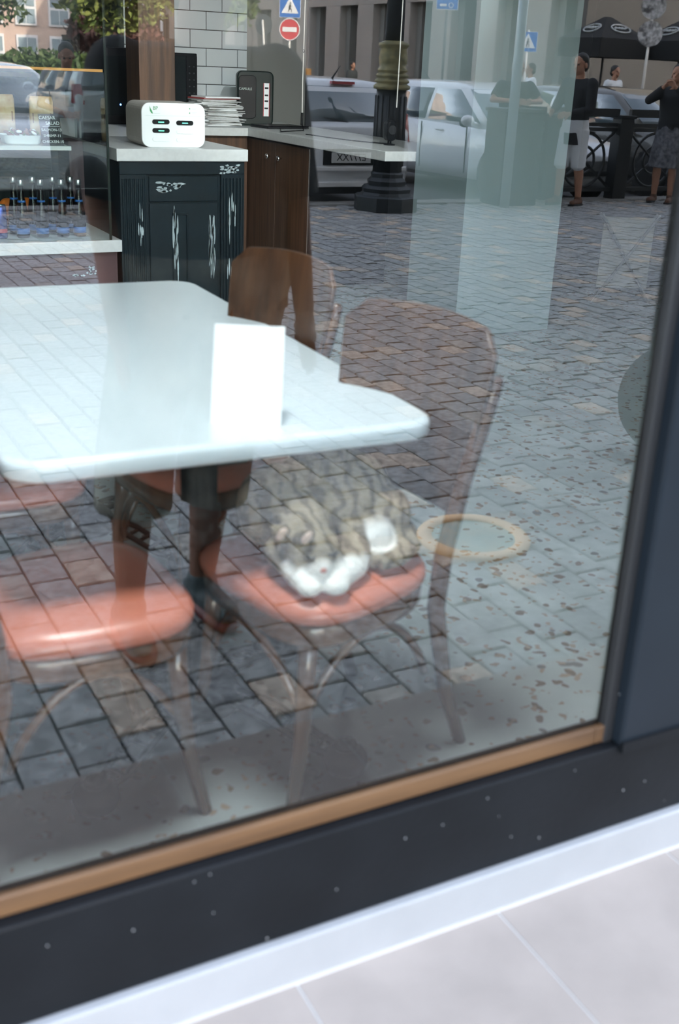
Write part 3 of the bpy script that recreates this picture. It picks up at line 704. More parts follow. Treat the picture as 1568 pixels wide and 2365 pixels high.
MB().tube([(0, 0, .14), (0, 0, .06)], .010, 8).build('connector', 'black', c1); MB().ell((-.003, 0, .52), (.008, .008, .012)).build('clip', 'chrome', c1)
MB().tube([(0, 0, .07), (-.01, -.05, .03), (-.06, .2, .006), (.05, .45, .006)], .004, 6).build('cable', 'black', c1)
c2 = empty('hanging_cord', (3.62, 4.90, ZC)); tag(c2, 'thin pale cord hanging down to a black wall device by the pillar', 'cord')
MB().tube([(0, 0, 2.23), (.002, 0, 1.2), (.0, 0, .22)], .0035, 6).build('cord', 'polew', c2)
sp_ = empty('table_speaker', (3.60, 4.93, ZC)); tag(sp_, 'small black rounded speaker standing on the worktop end', 'speaker')
MB().loft([[(u, y, v+.085) for u, v in rrect(.07, .12, .03, 6)] for y in (-.03, .03)]).build('body', 'black', sp_, bevel=.012, seg=3)
MB().lathe([(.002, -.034), (.026, -.034), (.028, -.03), (.002, -.03)], (0, 0, .09), 18, 'Y').build('grille', 'blackm', sp_); MB().lathe([(.035, 0), (.035, .006), (.012, .012), (.012, .03)]).build('stand', 'black', sp_)
cw = MB().tube([(3.60, 4.96, .966), (3.55, 5.1, .9645), (3.50, 5.25, .9645), (3.46, 5.5, .9645), (3.45, 5.74, .9645), (3.44, 5.78, .9645)], .0035, 6).build('power_cable', 'black'); tag(cw, 'thin black cable lying across the worktop to the speaker', 'cable')

# ------------------------------------------------------------------ display case at the far left
dcs = empty('display_case', (.2, 4.5, 0)); tag(dcs, 'glass food display case beside the teal cabinet', 'display case')
MB().box(-1.2, 1.54, .03, .85, 0, .44).build('plinth', 'maroon', dcs)
MB().box(-1.2, 1.557, -.01, .9, .441, .502).build('base_slab', 'stone', dcs, bevel=.003)
MB().box(1.46, 1.54, .62, .9, .503, .95).build('side_panel', 'maroon', dcs)
MB().box(-1.2, 1.46, .86, .9, .503, 1.33).build('back_panel', 'teal', dcs)
MB().box(-1.2, 1.352, .16, .62, .945, .957).build('shelf', 'stone', dcs); 
MB().box(-1.2, 1.352, .60, .62, .503, .945).build('divider', 'dglass', dcs)
MB().box(-1.2, 1.352, .15, .16, .938, .958).build('shelf_rail', 'silver', dcs)
MB().box(-1.2, 1.50, .0, .006, .503, 1.32).build('front_glass', PANE, dcs)
MB().box(1.494, 1.506, .0, .60, .97, 1.62).build('end_glass', PANE, dcs); MB().box(1.494, 1.506, -.003, .006, .503, 1.70).build('glass_edge', 'greencase', dcs)
MB().box(-1.2, 1.486, -.004, .012, 1.322, 1.334).build('top_rail', 'ambers', dcs)
scuffs(dcs, [(1.40, .345, .05, .04, 14, 0), (1.33, .32, .06, .012, 6, 0)], .0295, 12)
sg = empty('chalk_sign', (1.475, 4.70, .958), R(4)); tag(sg, 'small black price sign chalked with caesar salad prices', 'sign')
MB().hexa([(-.055, 0, 0), (.055, 0, 0), (.055, .006, 0), (-.055, .006, 0)], [(-.058, .05, .15), (.052, .05, .15), (.052, .056, .15), (-.058, .056, .15)]).build('board', 'blackm', sg)
for s_, z, dx in (('CAESAR', .132, -.015), ('SALAD', .106, .01), ('SALMON-13', .074, 0), ('SHRIMP-11', .046, 0), ('CHICKEN-10', .018, 0)):
    text('chalk_text', s_, .020 if z < .1 else .024, facing((dx, z/3-.001, z), (0, -1, .333)), 'chalk', sg)
MB().box(-.045, .045, .0285, .0297, .0905, .092).build('chalk_rule', 'chalk', sg)
for i, (x, y) in enumerate(((1.285, 4.665), (1.385, 4.665), (1.492, 4.665), (1.582, 4.665), (1.275, 4.80), (1.375, 4.80), (1.48, 4.80), (1.575, 4.80))):
    if i == 0:
        bt0 = empty('soda_bottle')
        MB().lathe([(.002, 0), (.030, .001), (.033, .006), (.033, .09), (.030, .13), (.018, .19), (.0135, .22), (.0135, .262), (.002, .263)], n=20).build('bottle', 'cola', bt0, True)
        MB().lathe([(.015, .262), (.016, .268), (.016, .287), (.013, .291), (.002, .292)], n=16).build('cap', 'silver', bt0, True)
        MB().lathe([(.0338, .02), (.0338, .05)], n=20).build('label_band', 'bluelab', bt0, True); MB().lathe([(.0215, .178), (.0195, .188)], n=20).build('neck_label', 'bluelab', bt0, True); o = bt0
    else: o = copy_tree(bt0)
    o.location = (x, y, .503); w_ = ('first', 'second', 'third', 'fourth')[i % 4]
    tag(o, f'dark soda bottle with silver cap, {w_} from the can in the {"front" if i < 4 else "rear"} row', 'bottle', 'soda bottles in the display case')
o = empty('drink_can', (1.175, 4.66, .503)); tag(o, 'blue and silver drink can beside the soda bottles', 'can')
MB().lathe([(.002, 0), (.024, 0), (.029, .008), (.029, .155), (.024, .165)], n=20).build('body', 'bluecan', o, True); MB().lathe([(.024, .164), (.026, .168), (.022, .170), (.002, .168)], n=20).build('lid', 'silver', o, True); MB().lathe([(.0295, .03), (.0295, .05)], n=20).build('print', 'redp', o)
for i, (x, y, z) in enumerate(((1.22, 4.93, .548), (1.32, 4.94, .548), (1.42, 4.93, .548), (1.27, 4.94, .626), (1.37, 4.95, .626), (1.19, 4.99, .62))):
    o = empty('orange', (x, y, z)); MB().ell((0, 0, 0), .046, n=16, m=10).build('fruit', 'orange', o, True); MB().ell((0, 0, .045), (.006, .006, .003)).build('stem', 'bark', o)
    tag(o, 'ripe orange stacked behind the soda bottles', 'orange', 'oranges in the display case')
o = empty('salad_tray', (1.33, 4.80, .958)); tag(o, 'white tray of salad on the display shelf beside the chalk sign', 'salad')
MB().loft([[(u, v, z) for u, v in rrect(.20*s, .16*s, .03, 5)] for s, z in ((.8, 0), (.9, .008), (1, .045), (1.02, .046), (.96, .043), (.86, .016))], True).build('tray', 'paper', o, True)
rs = random.Random(2)
for k in range(26): MB().ell((rs.uniform(-.08, .08), rs.uniform(-.06, .06), .045+rs.uniform(0, .018)), (.018, .014, .008), (rs.random(), rs.random(), rs.random()), 7, 5).build('topping', ('lettuce', 'crumb', 'crumb', 'paper')[k % 4], o, True)
o = empty('paper_bag', (1.10, 4.98, .958), R(5)); tag(o, 'white paper bag at the frame edge in the display case', 'paper bag')
MB().hexa([(-.12, -.03, 0), (.10, -.03, 0), (.10, .05, 0), (-.12, .05, 0)], [(-.12, -.01, .16), (.115, -.01, .16), (.10, .02, .16), (-.12, .02, .16)]).build('bag', 'paper', o, bevel=.004); MB().box(-.12, .105, -.026, -.018, .05, .054).build('fold', 'oldpaper', o)
for i, x in enumerate((1.06, 1.20, 1.33, 1.60)):
    o = empty('snack_pack', (x, 5.20, .958 if x < 1.5 else .958)); MB().loft([[(u, v*.3, z) for u, v in rrect(.12*s, .08*s, .02, 3)] for s, z in ((1, .0), (1.05, .06), (1.05, .20), (.95, .225))]).build('pack', 'food', o, True); MB().box(-.05, .05, -.0125, -.011, .09, .14).build('print', 'crumb', o)
    tag(o, 'amber snack pack on the back of the display shelf, ' + ('leftmost', 'second from the left', 'behind the salad tray', 'nearest the chalk sign')[i], 'snack pack', 'snack packs in the display case')
    if i == 3: o.location = (1.50, 5.04, .958)
# folding stand by the right
fs_ = empty('folding_stand', (5.15, 4.40, 0), R(-25)); tag(fs_, 'folded white stand with crossed legs on the cafe floor', 'stand')
for k in range(2):
    for s in (-1, 1): MB().tube([(-.20*s, .06*k, .0), (.20*s, .06*k+.03*s, .58)], .010, 6).build('leg', 'signd', fs_)
MB().box(-.17, .17, .03, .04, .10, .56).build('panel', 'wallp', fs_); MB().box(.30, .62, .03, .04, .10, .56).build('panel', 'wallp', fs_)
for s in (-1, 1): MB().tube([(.46-.2*s, .0, 0), (.46+.2*s, .03*s, .58)], .010, 6).build('leg', 'signd', fs_)
# unseen fill panels, added to brighten the table, card and counter
for x, y, q, lb in ((.6, .36, .36, 'over the white table'), (2.4, 4.0, .12, 'before the teal cabinet')):
    o = empty('fill_light_panel', (x, y, 3.2)); tag(o, 'added square fill light panel ' + lb, 'ceiling light', 'added fill lights')
    MB().box(-q-.03, q+.03, -q-.03, q+.03, -.05, 0).build('housing', 'signw', o); MB().box(-q, q, -q, q, -.056, -.05).build('diffuser', 'lamp', o)
for x, y, tgt, pw, lb in ((1.6, .75, (2.0, 4.6, .85), 120, 'aimed at the teal cabinet'), (2.5, .75, (3.0, 7.0, 1.2), 260, 'aimed at the tiled wall')):  # added spots that stand in for frontal daylight on counter and tiles
    o = empty('fill_spotlight', (x, y, 3.2)); tag(o, 'added black fill spotlight ' + lb, 'spotlight', 'added fill spotlights')
    d = (Vector(tgt)-Vector((x, y, 3.05))).normalized(); p0 = Vector((0, 0, -.15))
    MB().cone((0, 0, 0), .05, (0, 0, -.02), .05).cone((0, 0, -.02), .012, (0, 0, -.15), .012).build('mount', 'blackm', o)
    MB().cone(p0-d*.09, .045, p0+d*.06, .05).build('head', 'blackm', o, True); MB().cone(p0+d*.0605, .042, p0+d*.063, .042).build('lens', 'lamp', o)
    li = bpy.data.lights.new('fill_spot_lamp', 'SPOT'); li.energy = pw; li.spot_size = R(50 if pw < 200 else 34); li.spot_blend = .6; li.shadow_soft_size = .05; li.color = (.95, .98, 1)
    lo = bpy.data.objects.new('fill_spot_lamp', li); COL.objects.link(lo); lo.parent = o; lo.location = p0+d*.08; lo.rotation_euler = d.to_track_quat('-Z', 'Y').to_euler()


# ------------------------------------------------------------------ cars (nose towards local +y)
def lerp(tab, z):
    for (a, *va), (b, *vb) in zip(tab[:-1], tab[1:]):
        if z <= b: t = (z-a)/(b-a); return [p+(q-p)*t for p, q in zip(va, vb)]
    return list(tab[-1][1:])
GH = [(.90, .815, 1.05, -2.03), (1.15, .745, .66, -1.97), (1.38, .655, .28, -1.86), (1.455, .58, .08, -1.74), (1.49, .40, -.2, -1.45), (1.50, .12, -.5, -1.0)]
def make_car(loc, rz, paint, label, plate=None, emblem=False):
    c = empty('car', loc, rz); tag(c, label, 'car', 'cars parked across the pavement')
    ST = [(2.10, .60, .36, .58), (2.03, .76, .26, .68), (1.80, .85, .20, .80), (1.05, .87, .18, .92), (0, .88, .18, .95), (-1.0, .88, .18, .975), (-1.75, .87, .2, 1.0), (-2.02, .83, .24, 1.0), (-2.10, .76, .32, .93)]
    rings = []
    for y, w, zb, zt in ST:
        h = [(w*.80, zb), (w*.95, zb+.05), (w, zb+.22), (w*1.005, zt*.62), (w*.985, zt-.10), (w*.94, zt-.03), (w*.82, zt), (w*.4, zt+.02)]
        rings.append([(x, y, z) for x, z in h]+[(-x, y, z) for x, z in reversed(h)])
    MB().loft(rings).build('body', paint, c, True)
    b = MB(); rr = []
    for z, w, yf, yr in GH:
        rr.append([(u, v+(yf+yr)/2, z) for u, v in rrect(2*w, yf-yr, min(.16, w*.4), 5)])
    b.loft(rr).build('roof', paint, c, True)
    def side(s, y0f, y1f, name, zs=(.965, 1.08, 1.2, 1.3, 1.385)):
        rows = []
        for z in zs:
            w, yf, yr = lerp(GH, z); a, d = yf-.14, yr+.16
            a2, d2 = min(a, y0f(z)), max(d, y1f(z)); rows.append([(s*(w+.006), a2, z), (s*(w+.006), d2, z), (s*(w-.01), d2, z), (s*(w-.01), a2, z)])
        MB().loft(rows).build(name, 'carg', c, True)
    for s in (-1, 1):
        side(s, lambda z: 9, lambda z: -.42, 'side_window'); side(s, lambda z: -.50, lambda z: -1.42, 'side_window')
    for end, nm in ((0, 'windscreen'), (1, 'rear_window')):
        rows = []
        for z in ((.97, 1.08, 1.2, 1.32, 1.40) if end == 0 else (1.02, 1.12, 1.22, 1.32, 1.40)):
            w, yf, yr = lerp(GH, z); y = (yf+.006 if end == 0 else yr-.006); k = .02*(1 if end == 0 else -1); ww = w-.07
            rows.append([(-ww, y-k, z), (ww, y-k, z), (ww, y, z), (-ww, y, z)])
        MB().loft(rows).build(nm, 'carg', c, True)
    for s in (-1, 1):
        for y in (1.28, -1.28):
            MB().lathe([(.002, .0), (.37, .0), (.37, .02), (.002, .02)], (s*.865-.01, y, .33), 24, 'X').build('wheel_arch', 'blackm', c)
            w = MB().lathe([(.19, -.11), (.29, -.11), (.315, -.08), (.315, .08), (.29, .11), (.19, .11)], (s*.80, y, .315), 24, 'X').build('tyre', 'tyre', c, True)
            h = MB().lathe([(.002, .05), (.05, .055), (.19, .04), (.19, -.04), (.002, -.04)], (s*(.80+.06 if s > 0 else .80+.06), y, .315), 20, 'X').build('hubcap', 'silver', c)
        m_ = MB().ell((s*1.0, .78, 1.0), (.11, .06, .075), n=14, m=10); m_.cap((s*.83, .76, .955), .03, (s*.93, .78, .97), .03); m_.build('mirror', paint, c, True)
        MB().ell((s*1.0, .73, .97), (.105, .03, .06)).build('mirror_glass', 'blackm', c, True)
        MB().ell((s*.62, 2.0, .64), (.17, .10, .075), n=12, m=8).build('headlight', 'chrome', c, True)
        MB().hexa([(s*.70, -2.04, .78), (s*.86, -1.93, .80), (s*.84, -1.93, 1.12), (s*.74, -1.99, 1.12)], [(s*.66, -2.12, .78), (s*.84, -2.02, .80), (s*.815, -1.985, 1.12), (s*.70, -2.04, 1.12)]).build('tail_light', 'redl', c)
        for y in (.05, -.85): MB().cap((s*.885, y, .84), .012, (s*.885, y-.16, .845), .012).build('door_handle', paint, c, True)
        for y in (.62, -.46): MB().box(s*.872, s*.889, y-.004, y+.004, .30, .93).build('door_gap', 'blackm', c)
        MB().box(s*.86, s*.885, -.95, .95, .19, .235).build('sill', 'blackm', c)
    MB().box(-.42, .42, 2.04, 2.105, .38, .46).build('grille', 'blackm', c, bevel=.02)
    MB().box(-.72, .72, -2.135, -2.05, .30, .36).build('bumper_strip', 'signw', c, bevel=.01); MB().box(-.75, .75, -2.14, -2.05, .48, .53).build('bumper_strip', 'signw', c, bevel=.01)
    MB().box(-.7, .7, -2.11, -2.0, .22, .30).build('bumper_lower', 'blackm', c, bevel=.02)
    MB().box(-.15, .15, -1.845, -1.79, 1.425, 1.455).build('brake_light', 'redl', c); MB().cone((0, -1.55, 1.48), .012, (0, -1.75, 1.62), .004, 8).build('aerial', 'blackm', c)
    MB().tube([(.0, -2.02, 1.01), (.32, -2.0, 1.06)], .009, 6).build('wiper', 'blackm', c)
    MB().box(-.36, .36, -2.118, -2.09, .545, .725).build('plate_recess', 'blackm', c); pt = MB().box(-.26, .26, -2.128, -2.117, .57, .69).build('number_plate', 'plate', c, bevel=.004)
    if plate: text('plate_text', plate, .115, facing((0, -2.129, .63), (0, -1, 0)), 'black', pt)
    if emblem:
        e = MB(); e.xf = facing((0, -2.085, .865), (0, -1, .15)); e.tube([(.065*math.cos(2*math.pi*k/20), .065*math.sin(2*math.pi*k/20), 0) for k in range(21)], .009, 6); e.prism([(-.085, .006), (.015, .018), (.0, .0), (.085, -.006), (-.015, -.018), (0, 0)], lambda u, v: (u, v, -.006), lambda u, v: (u, v, .006)); e.build('emblem', 'chrome', c, True)
    return c
RZ = -.22
make_car((6.42, -12.80, RZ), math.pi, 'carw', 'white hatchback parked with its rear and number plate towards the pavement', 'E777XX', True)
make_car((9.90, -12.95, RZ), R(-4), 'carw', 'white car beside the lamp post with its side and door mirror showing', 'A128BC')
make_car((12.75, -13.1, RZ), R(-6), 'card', 'dark graphite car behind the ornate fence', 'K405MH')
make_car((2.75, -13.2, RZ), R(4), 'carw', 'white car behind the man with the phone', 'T310OP')

# ------------------------------------------------------------------ street furniture
lp = empty('street_lamp', (6.52, -10.0, -.1)); tag(lp, 'ornate dark iron lamp post on an octagonal base with brass sleeve', 'street lamp')
MB().lathe([(.002, 0), (.37, 0), (.37, .15), (.34, .17), (.30, .17), (.28, .20), (.29, .24), (.26, .27), (.22, .28), (.23, .32), (.21, .34), (.185, .36), (.19, .40), (.17, .42), (.002, .42)], n=8).build('base', 'lampi', lp)
b = MB().lathe([(.165, .42), (.165, 1.28)], n=20)
for k in range(14): a = 2*math.pi*k/14; b.cone((.165*math.cos(a), .165*math.sin(a), .48), .014, (.165*math.cos(a), .165*math.sin(a), 1.22), .014, 6)
b.build('shaft', 'lampi', lp, True)
MB().lathe([(.165, 1.28), (.20, 1.29), (.205, 1.32), (.165, 1.345), (.19, 1.36), (.19, 1.38), (.155, 1.40), (.18, 1.415), (.18, 1.435), (.145, 1.455), (.165, 1.47), (.165, 1.49), (.14, 1.51), (.155, 1.56), (.158, 1.62), (.14, 1.69), (.15, 1.71), (.165, 1.73), (.165, 1.75), (.12, 1.77), (.10, 1.78)], n=20).build('brass_sleeve', 'brass', lp, True)
MB().lathe([(.105, 1.77), (.09, 2.6), (.06, 4.2), (.002, 4.22)], n=16).build('upper_shaft', 'lampi', lp, True)
MB().lathe([(.06, 4.2), (.22, 4.45), (.25, 4.8), (.05, 5.0)], n=8).build('lantern', 'dglass', lp)
o = MB().tube([(8.18, -10.0, -.12), (8.18, -10.0, 3.4)], .058, 14).build('steel_pole', 'pole', None, True); tag(o, 'plain grey steel pole standing in front of the utility box', 'pole')
ub = empty('utility_box', (8.42, -10.3, -.1)); tag(ub, 'dark utility box that a man leans on', 'utility box')
MB().box(-.26, .30, -.2, .2, .0, 1.08).build('cabinet', 'box', ub, bevel=.01); MB().box(-.28, .32, -.22, .22, 1.08, 1.12).build('lid', 'box', ub, bevel=.01); MB().box(-.24, .28, .2, .21, .1, 1.02).build('door', 'box', ub, bevel=.004); MB().box(.22, .24, .21, .235, .5, .62).build('handle', 'shirts', ub)
fn = empty('railing', (8.75, -10.60, -.1)); tag(fn, 'black ornate iron railing with rings and crossed bars', 'railing')
for i in range(5):
    x = .35+1.18*i; MB().box(x, x+.22, -.09, .09, 0, 1.02).box(x-.02, x+.24, -.11, .11, 1.02, 1.06).build('post', 'fence', fn, bevel=.008)
    if i < 4 or True:
        xa = x-.96 if i == 0 else None
for i in range(5):
    x0 = .57+1.18*i-1.18*1; x1 = x0+.96
    if i == 0: x0 = .03; x1 = .35
    for z, r in ((1.085, .05), (.94, .022), (.88, .022), (.13, .025)): MB().box(x0-.01, x1+.01, -.028, .028, z-r, z+r).build('rail', 'fence', fn)
    cx, cz = (x0+x1)/2, .50
    if i: 
        for rr in (.34, .17): MB().tube([(cx+rr*math.cos(2*math.pi*k/28), 0, cz+rr*math.sin(2*math.pi*k/28)) for k in range(29)], .018, 6).build('ring', 'fence', fn)
        for s in (-1, 1): MB().tube([(cx-.46, 0, cz-.35*s), (cx+.46, 0, cz+.35*s)], .018, 6).build('cross_bar', 'fence', fn)
    else: MB().tube([(x0, 0, cz-.35), (x1, 0, cz+.35)], .018, 6).tube([(x0, 0, cz+.35), (x1, 0, cz-.35)], .018, 6).build('cross_bar', 'fence', fn)

def walker(parent, cx, cz, s, y):
    b = MB()
    def bar(p, q, w): b.tube([(cx+p[0]*s, y, cz+p[1]*s), (cx+q[0]*s, y, cz+q[1]*s)], w*s, 6)
    b.ell((cx+.01*s, y, cz+.16*s), (.035*s, .004, .035*s), n=10, m=5)
    bar((0, .11), (-.01, -.02), .032); bar((-.01, -.02), (-.07, -.16), .02); bar((-.01, -.02), (.06, -.07), .02); bar((.06, -.07), (.07, -.17), .018); bar((0, .09), (-.06, .0), .014); bar((0, .09), (.07, .03), .014)
    return b.build('walking_figure', 'black', parent)
def sign_post(name, x, y, label, h=4.0, m='polew'):
    o = empty(name, (x, y, -.2)); tag(o, label, 'sign'); MB().tube([(0, 0, 0), (0, 0, h)], .035, 8).build('post', m, o, True); return o
def crossing(parent, z, s, nrm_rot=0):
    g = MB().box(-s/2, s/2, .04, .05, z-s/2, z+s/2).build('crossing_plate', 'signb', parent)
    MB().box(-s/2-.012, s/2+.012, .036, .046, z-s/2-.012, z+s/2+.012).build('plate_edge', 'signw', g)
    MB().prism([(-s*.42, z-s*.32), (s*.42, z-s*.32), (0, z+s*.42)], lambda u, v: (u, .05, v), lambda u, v: (u, .055, v)).build('triangle', 'signw', g)
    walker(parent, 0, z-s*.06, s*1.2, .056)
s1 = sign_post('road_sign', 16.6, -34.3, 'no entry sign under a blue pedestrian crossing sign', 3.6); s1.rotation_euler = (0, 0, R(26)); crossing(s1, 3.32, .66)
q = MB().lathe([(.002, .04), (.31, .04), (.31, .05), (.002, .05)], (0, 0, 2.63), 28, 'Y').build('no_entry_disc', 'signr', s1)
MB().tube([(.322*math.cos(2*math.pi*k/28), .045, 2.63+.322*math.sin(2*math.pi*k/28)) for k in range(29)], .017, 6).build('disc_edge', 'signw', s1); MB().box(-.23, .23, .05, .056, 2.56, 2.70).build('white_bar', 'signw', s1)
s2 = sign_post('road_sign', 16.05, -34.7, 'dark back of a round sign on a leaning white post', 2.9); s2.rotation_euler = (0, R(-5), R(55)); MB().lathe([(.002, -.06), (.32, -.06), (.32, -.05), (.002, -.05)], (0, 0, 2.75), 26, 'Y').build('disc_back', 'signd', s2)
s3 = sign_post('road_sign', 22.6, -29.5, 'small blue pedestrian crossing sign beside the grey pole', 2.9); s3.rotation_euler = (0, 0, R(35)); crossing(s3, 2.55, .56)
s4 = sign_post('road_sign', 21.0, -22.2, 'two speckled round sign backs on one pale post', 3.6, 'polew'); s4.rotation_euler = (0, 0, R(35))
for z in (2.68, 3.32): MB().lathe([(.002, .05), (.31, .05), (.31, .06), (.002, .06)], (0, 0, z), 26, 'Y').build('disc_back', 'signp', s4)
s5 = sign_post('road_sign', 17.75, -26.7, 'blue parking sign cut by the top of the photo', 3.6, 'signd'); s5.rotation_euler = (0, 0, R(30)); g = MB().box(-.28, .28, .04, .05, 3.15, 3.6).build('parking_plate', 'signb', s5); MB().box(-.295, .295, .036, .044, 3.135, 3.6).build('plate_edge', 'signw', g)
MB().tube([(.1+.06*math.cos(k), .055, 3.25+.06*math.sin(k)) for k in np.linspace(0, 6.28, 14)], .012, 5).build('plate_symbol', 'signw', g); MB().box(-.2, -.02, .05, .056, 3.22, 3.28).build('plate_symbol', 'signw', g)

# ------------------------------------------------------------------ people (local +y is forwards, feet at z 0, sizes for 1.75 m)
def person(loc, rz, label, h=1.75, arms=None, legs=None, skin='skin', hair='hair', top='shirtd', sleeve=.5, bottom='shortd', hem=.35, skirt=False, shoe='shoeb', width=1.0, head_pitch=0, vox=.009, toplen=.86, lean=0, belly=1, group='people reflected from the street'):
    p = empty('person', loc, rz); tag(p, label, 'person', group); k = h/1.75; w = width
    arms = arms or [((s*.255*w, -.02, 1.13), (s*.275*w, .05, .88)) for s in (-1, 1)]
    legs = legs or [((s*.105, .03, .50), (s*.11, -.01, .09)) for s in (-1, 1)]
    V = lambda a: Vector(a)*k
    hd = Vector((0, .02+lean, 1.625)); Rh = Euler((-head_pitch, 0, 0)).to_matrix()
    H = lambda a: (hd+Rh @ Vector(a)-Rh @ Vector((0, 0, -.1))+Vector((0, 0, -.1)))*k
    ch = lean*.7
    b = MB()
    b.ell(H((0, -.005, .035)), (.076*k, .092*k, .09*k), n=16, m=10); b.ell(H((0, .025, -.03)), (.06*k, .07*k, .085*k), n=16, m=10); b.ell(H((0, .045, -.085)), (.032*k, .03*k, .025*k))
    b.cap(H((0, .085, .01)), .009*k, H((0, .108, -.025)), .014*k, 8); b.ell(H((0, .088, -.058)), (.024*k, .01*k, .010*k))
    for s in (-1, 1): b.ell(H((s*.078, -.005, -.01)), (.011*k, .02*k, .032*k)); b.ell(H((s*.032, .082, .024)), (.022*k, .01*k, .008*k))
    b.cap(V((0, lean*.8, 1.44)), .058*k, H((0, .0, -.06)), .052*k)
    b.cap(V((-.13*w, ch, 1.40)), .07*k, V((.13*w, ch, 1.40)), .07*k); b.ell(V((0, ch, 1.25)), (.155*w*k, .10*k, .19*k), n=16, m=10); b.ell(V((0, 0, .97)), (.14*w*k, .10*k, .15*k), n=16, m=10)
    for s, (el, wr) in zip((-1, 1), arms):
        sh = (s*.185*w, ch, 1.405); el, wr = Vector(el), Vector(wr); d = (wr-el).normalized()
        b.cap(V(sh), .05*k, V(el), .038*k); b.cap(V(el), .038*k, V(wr), .027*k)
        x, y, _ = frame_from(d); side = x if abs(x.x) < abs(y.x) else y
        b.cap(V(wr), .025*k, V(wr+d*.05), .026*k); b.cap(V(wr+d*.045-side*.022), .022*k, V(wr+d*.07+side*.022), .020*k)
        bend = Vector((0, .25, -.15))
        for q, (o_, ln) in enumerate(((-.032, .065), (-.011, .078), (.011, .074), (.032, .058))):
            f0 = wr+d*.085+side*o_; f1 = f0+d*ln*.5; f2 = f1+(d+bend).normalized()*ln*.55
            b.cap(V(f0), .010*k, V(f1), .009*k, 8); b.cap(V(f1), .009*k, V(f2), .008*k, 8)
        t0 = wr+d*.03-side*.03; t1 = t0+(d*.5-side*.6+Vector((0, .3, 0))).normalized()*.05; b.cap(V(t0), .012*k, V(t1), .010*k, 8)
    for s, (kn, an) in zip((-1, 1), legs):
        hp = (s*.09*w, 0, .93); kn, an = Vector(kn), Vector(an)
        b.cap(V(hp), .085*w*k, V(kn), .055*k); b.cap(V(kn), .054*k, V(kn+(an-kn)*.3+Vector((0, -.012, 0))), .058*k); b.cap(V(kn+(an-kn)*.3+Vector((0, -.012, 0))), .057*k, V(an), .036*k)
        b.cap(V(an+Vector((0, -.03, -.045))), .036*k, V(an+Vector((s*.02, .13, -.06))), .028*k)
    b.remesh('body', skin, vox*.75, p, 2)
    # clothes
    t = MB(); t.cap(V((-.15*w, ch, 1.395)), .082*k, V((.15*w, ch, 1.395)), .082*k)
    rings = []
    for z, rx, ry in ((toplen, .178*w*belly, .125), (.98, .172*w*belly, .122), (1.12, .172*w*belly, .118), (1.26, .19*w*(belly+1)/2, .126), (1.36, .20*w, .12), (1.43, .13*w, .085), (1.468, .07, .066)):
        rings.append([V((rx*math.cos(a), ry*math.sin(a)+ch*min(1, max(0, (z-.9)/.5)), z)) for a in [2*math.pi*i/20 for i in range(20)]])
    t.loft(rings)
    for s, (el, wr) in zip((-1, 1), arms):
        sh = Vector((s*.175*w, ch, 1.41)); el, wr = Vector(el), Vector(wr)
        if sleeve <= 1: t.cone(V(sh), .078*k, V(sh+(el-sh)*(sleeve+.25)), .066*k); t.ell(V(sh), .078*k)
        else: t.cone(V(sh), .078*k, V(el), .056*k); t.ell(V(sh), .078*k); t.ell(V(el), .055*k); t.cone(V(el), .055*k, V(wr), .040*k)
    t.remesh('top', top, vox, p, 2)
    t = MB()
    if skirt:
        t.loft([[V((rx*math.cos(a)*(1+.03*math.sin(a*7)), ry*math.sin(a)*(1+.03*math.cos(a*7)), z)) for a in [2*math.pi*i/28 for i in range(28)]] for z, rx, ry in ((hem, .225*w, .18), (.7, .205*w, .16), (.9, .18*w, .13), (1.0, .165*w, .118))])
    else:
        t.loft([[V((rx*math.cos(a), ry*math.sin(a), z)) for a in [2*math.pi*i/20 for i in range(20)]] for z, rx, ry in ((.80, .16*w*belly, .12), (.92, .182*w*belly, .128), (1.02, .172*w*belly, .12))])
        for s, (kn, an) in zip((-1, 1), legs):
            hp = Vector((s*.092*w, 0, .90)); kn, an = Vector(kn), Vector(an)
            if hem > kn.z: e = hp+(kn-hp)*((hp.z-hem)/(hp.z-kn.z)); t.cone(V(hp), .105*w*k, V(e), .098*w*k)
            else: e = kn+(an-kn)*((kn.z-hem)/(kn.z-an.z)); t.cone(V(hp), .105*w*k, V(kn), .092*w*k); t.ell(V(kn), .090*w*k); t.cone(V(kn), .092*w*k, V(e), (.092*w if hem > .3 else .06)*k)
    t.remesh('skirt' if skirt else 'trousers', bottom, vox, p, 2)
    for s, (kn, an) in zip((-1, 1), legs):
        an = Vector(an); fx = s*.02
        u = MB(); u.cap(V(an+Vector((0, -.035, -.042))), .044*k, V(an+Vector((fx, .14, -.052))), .036*k); u.ell(V(an+Vector((0, -.0, -.01))), (.045*k, .05*k, .05*k)); sh_ = u.remesh('shoe', shoe, .008, p, 2)
        z0 = 0; MB().loft([[V((an.x+fx*.5+q*.047*math.cos(a), an.y+.052+q*.145*math.sin(a), z)) for a in [2*math.pi*i/16 for i in range(16)]] for z, q in ((.001, .96), (.004, 1), (.022, 1))]).build('sole', 'shoer' if shoe == 'shoe' else 'blackm', sh_, True)
    if hair:
        u = MB(); u.ell(H((0, -.02, .05)), (.084*k, .095*k, .088*k), n=16, m=10); u.ell(H((0, -.055, -.005)), (.078*k, .06*k, .085*k), n=14, m=8); u.remesh('hair', hair, .009, p, 2)
    for s in (-1, 1): MB().ell(H((s*.032, .090, .008)), (.012*k, .006*k, .007*k), n=8, m=5).build('eye', 'eye', p, True)
    return p
SZ = -.1
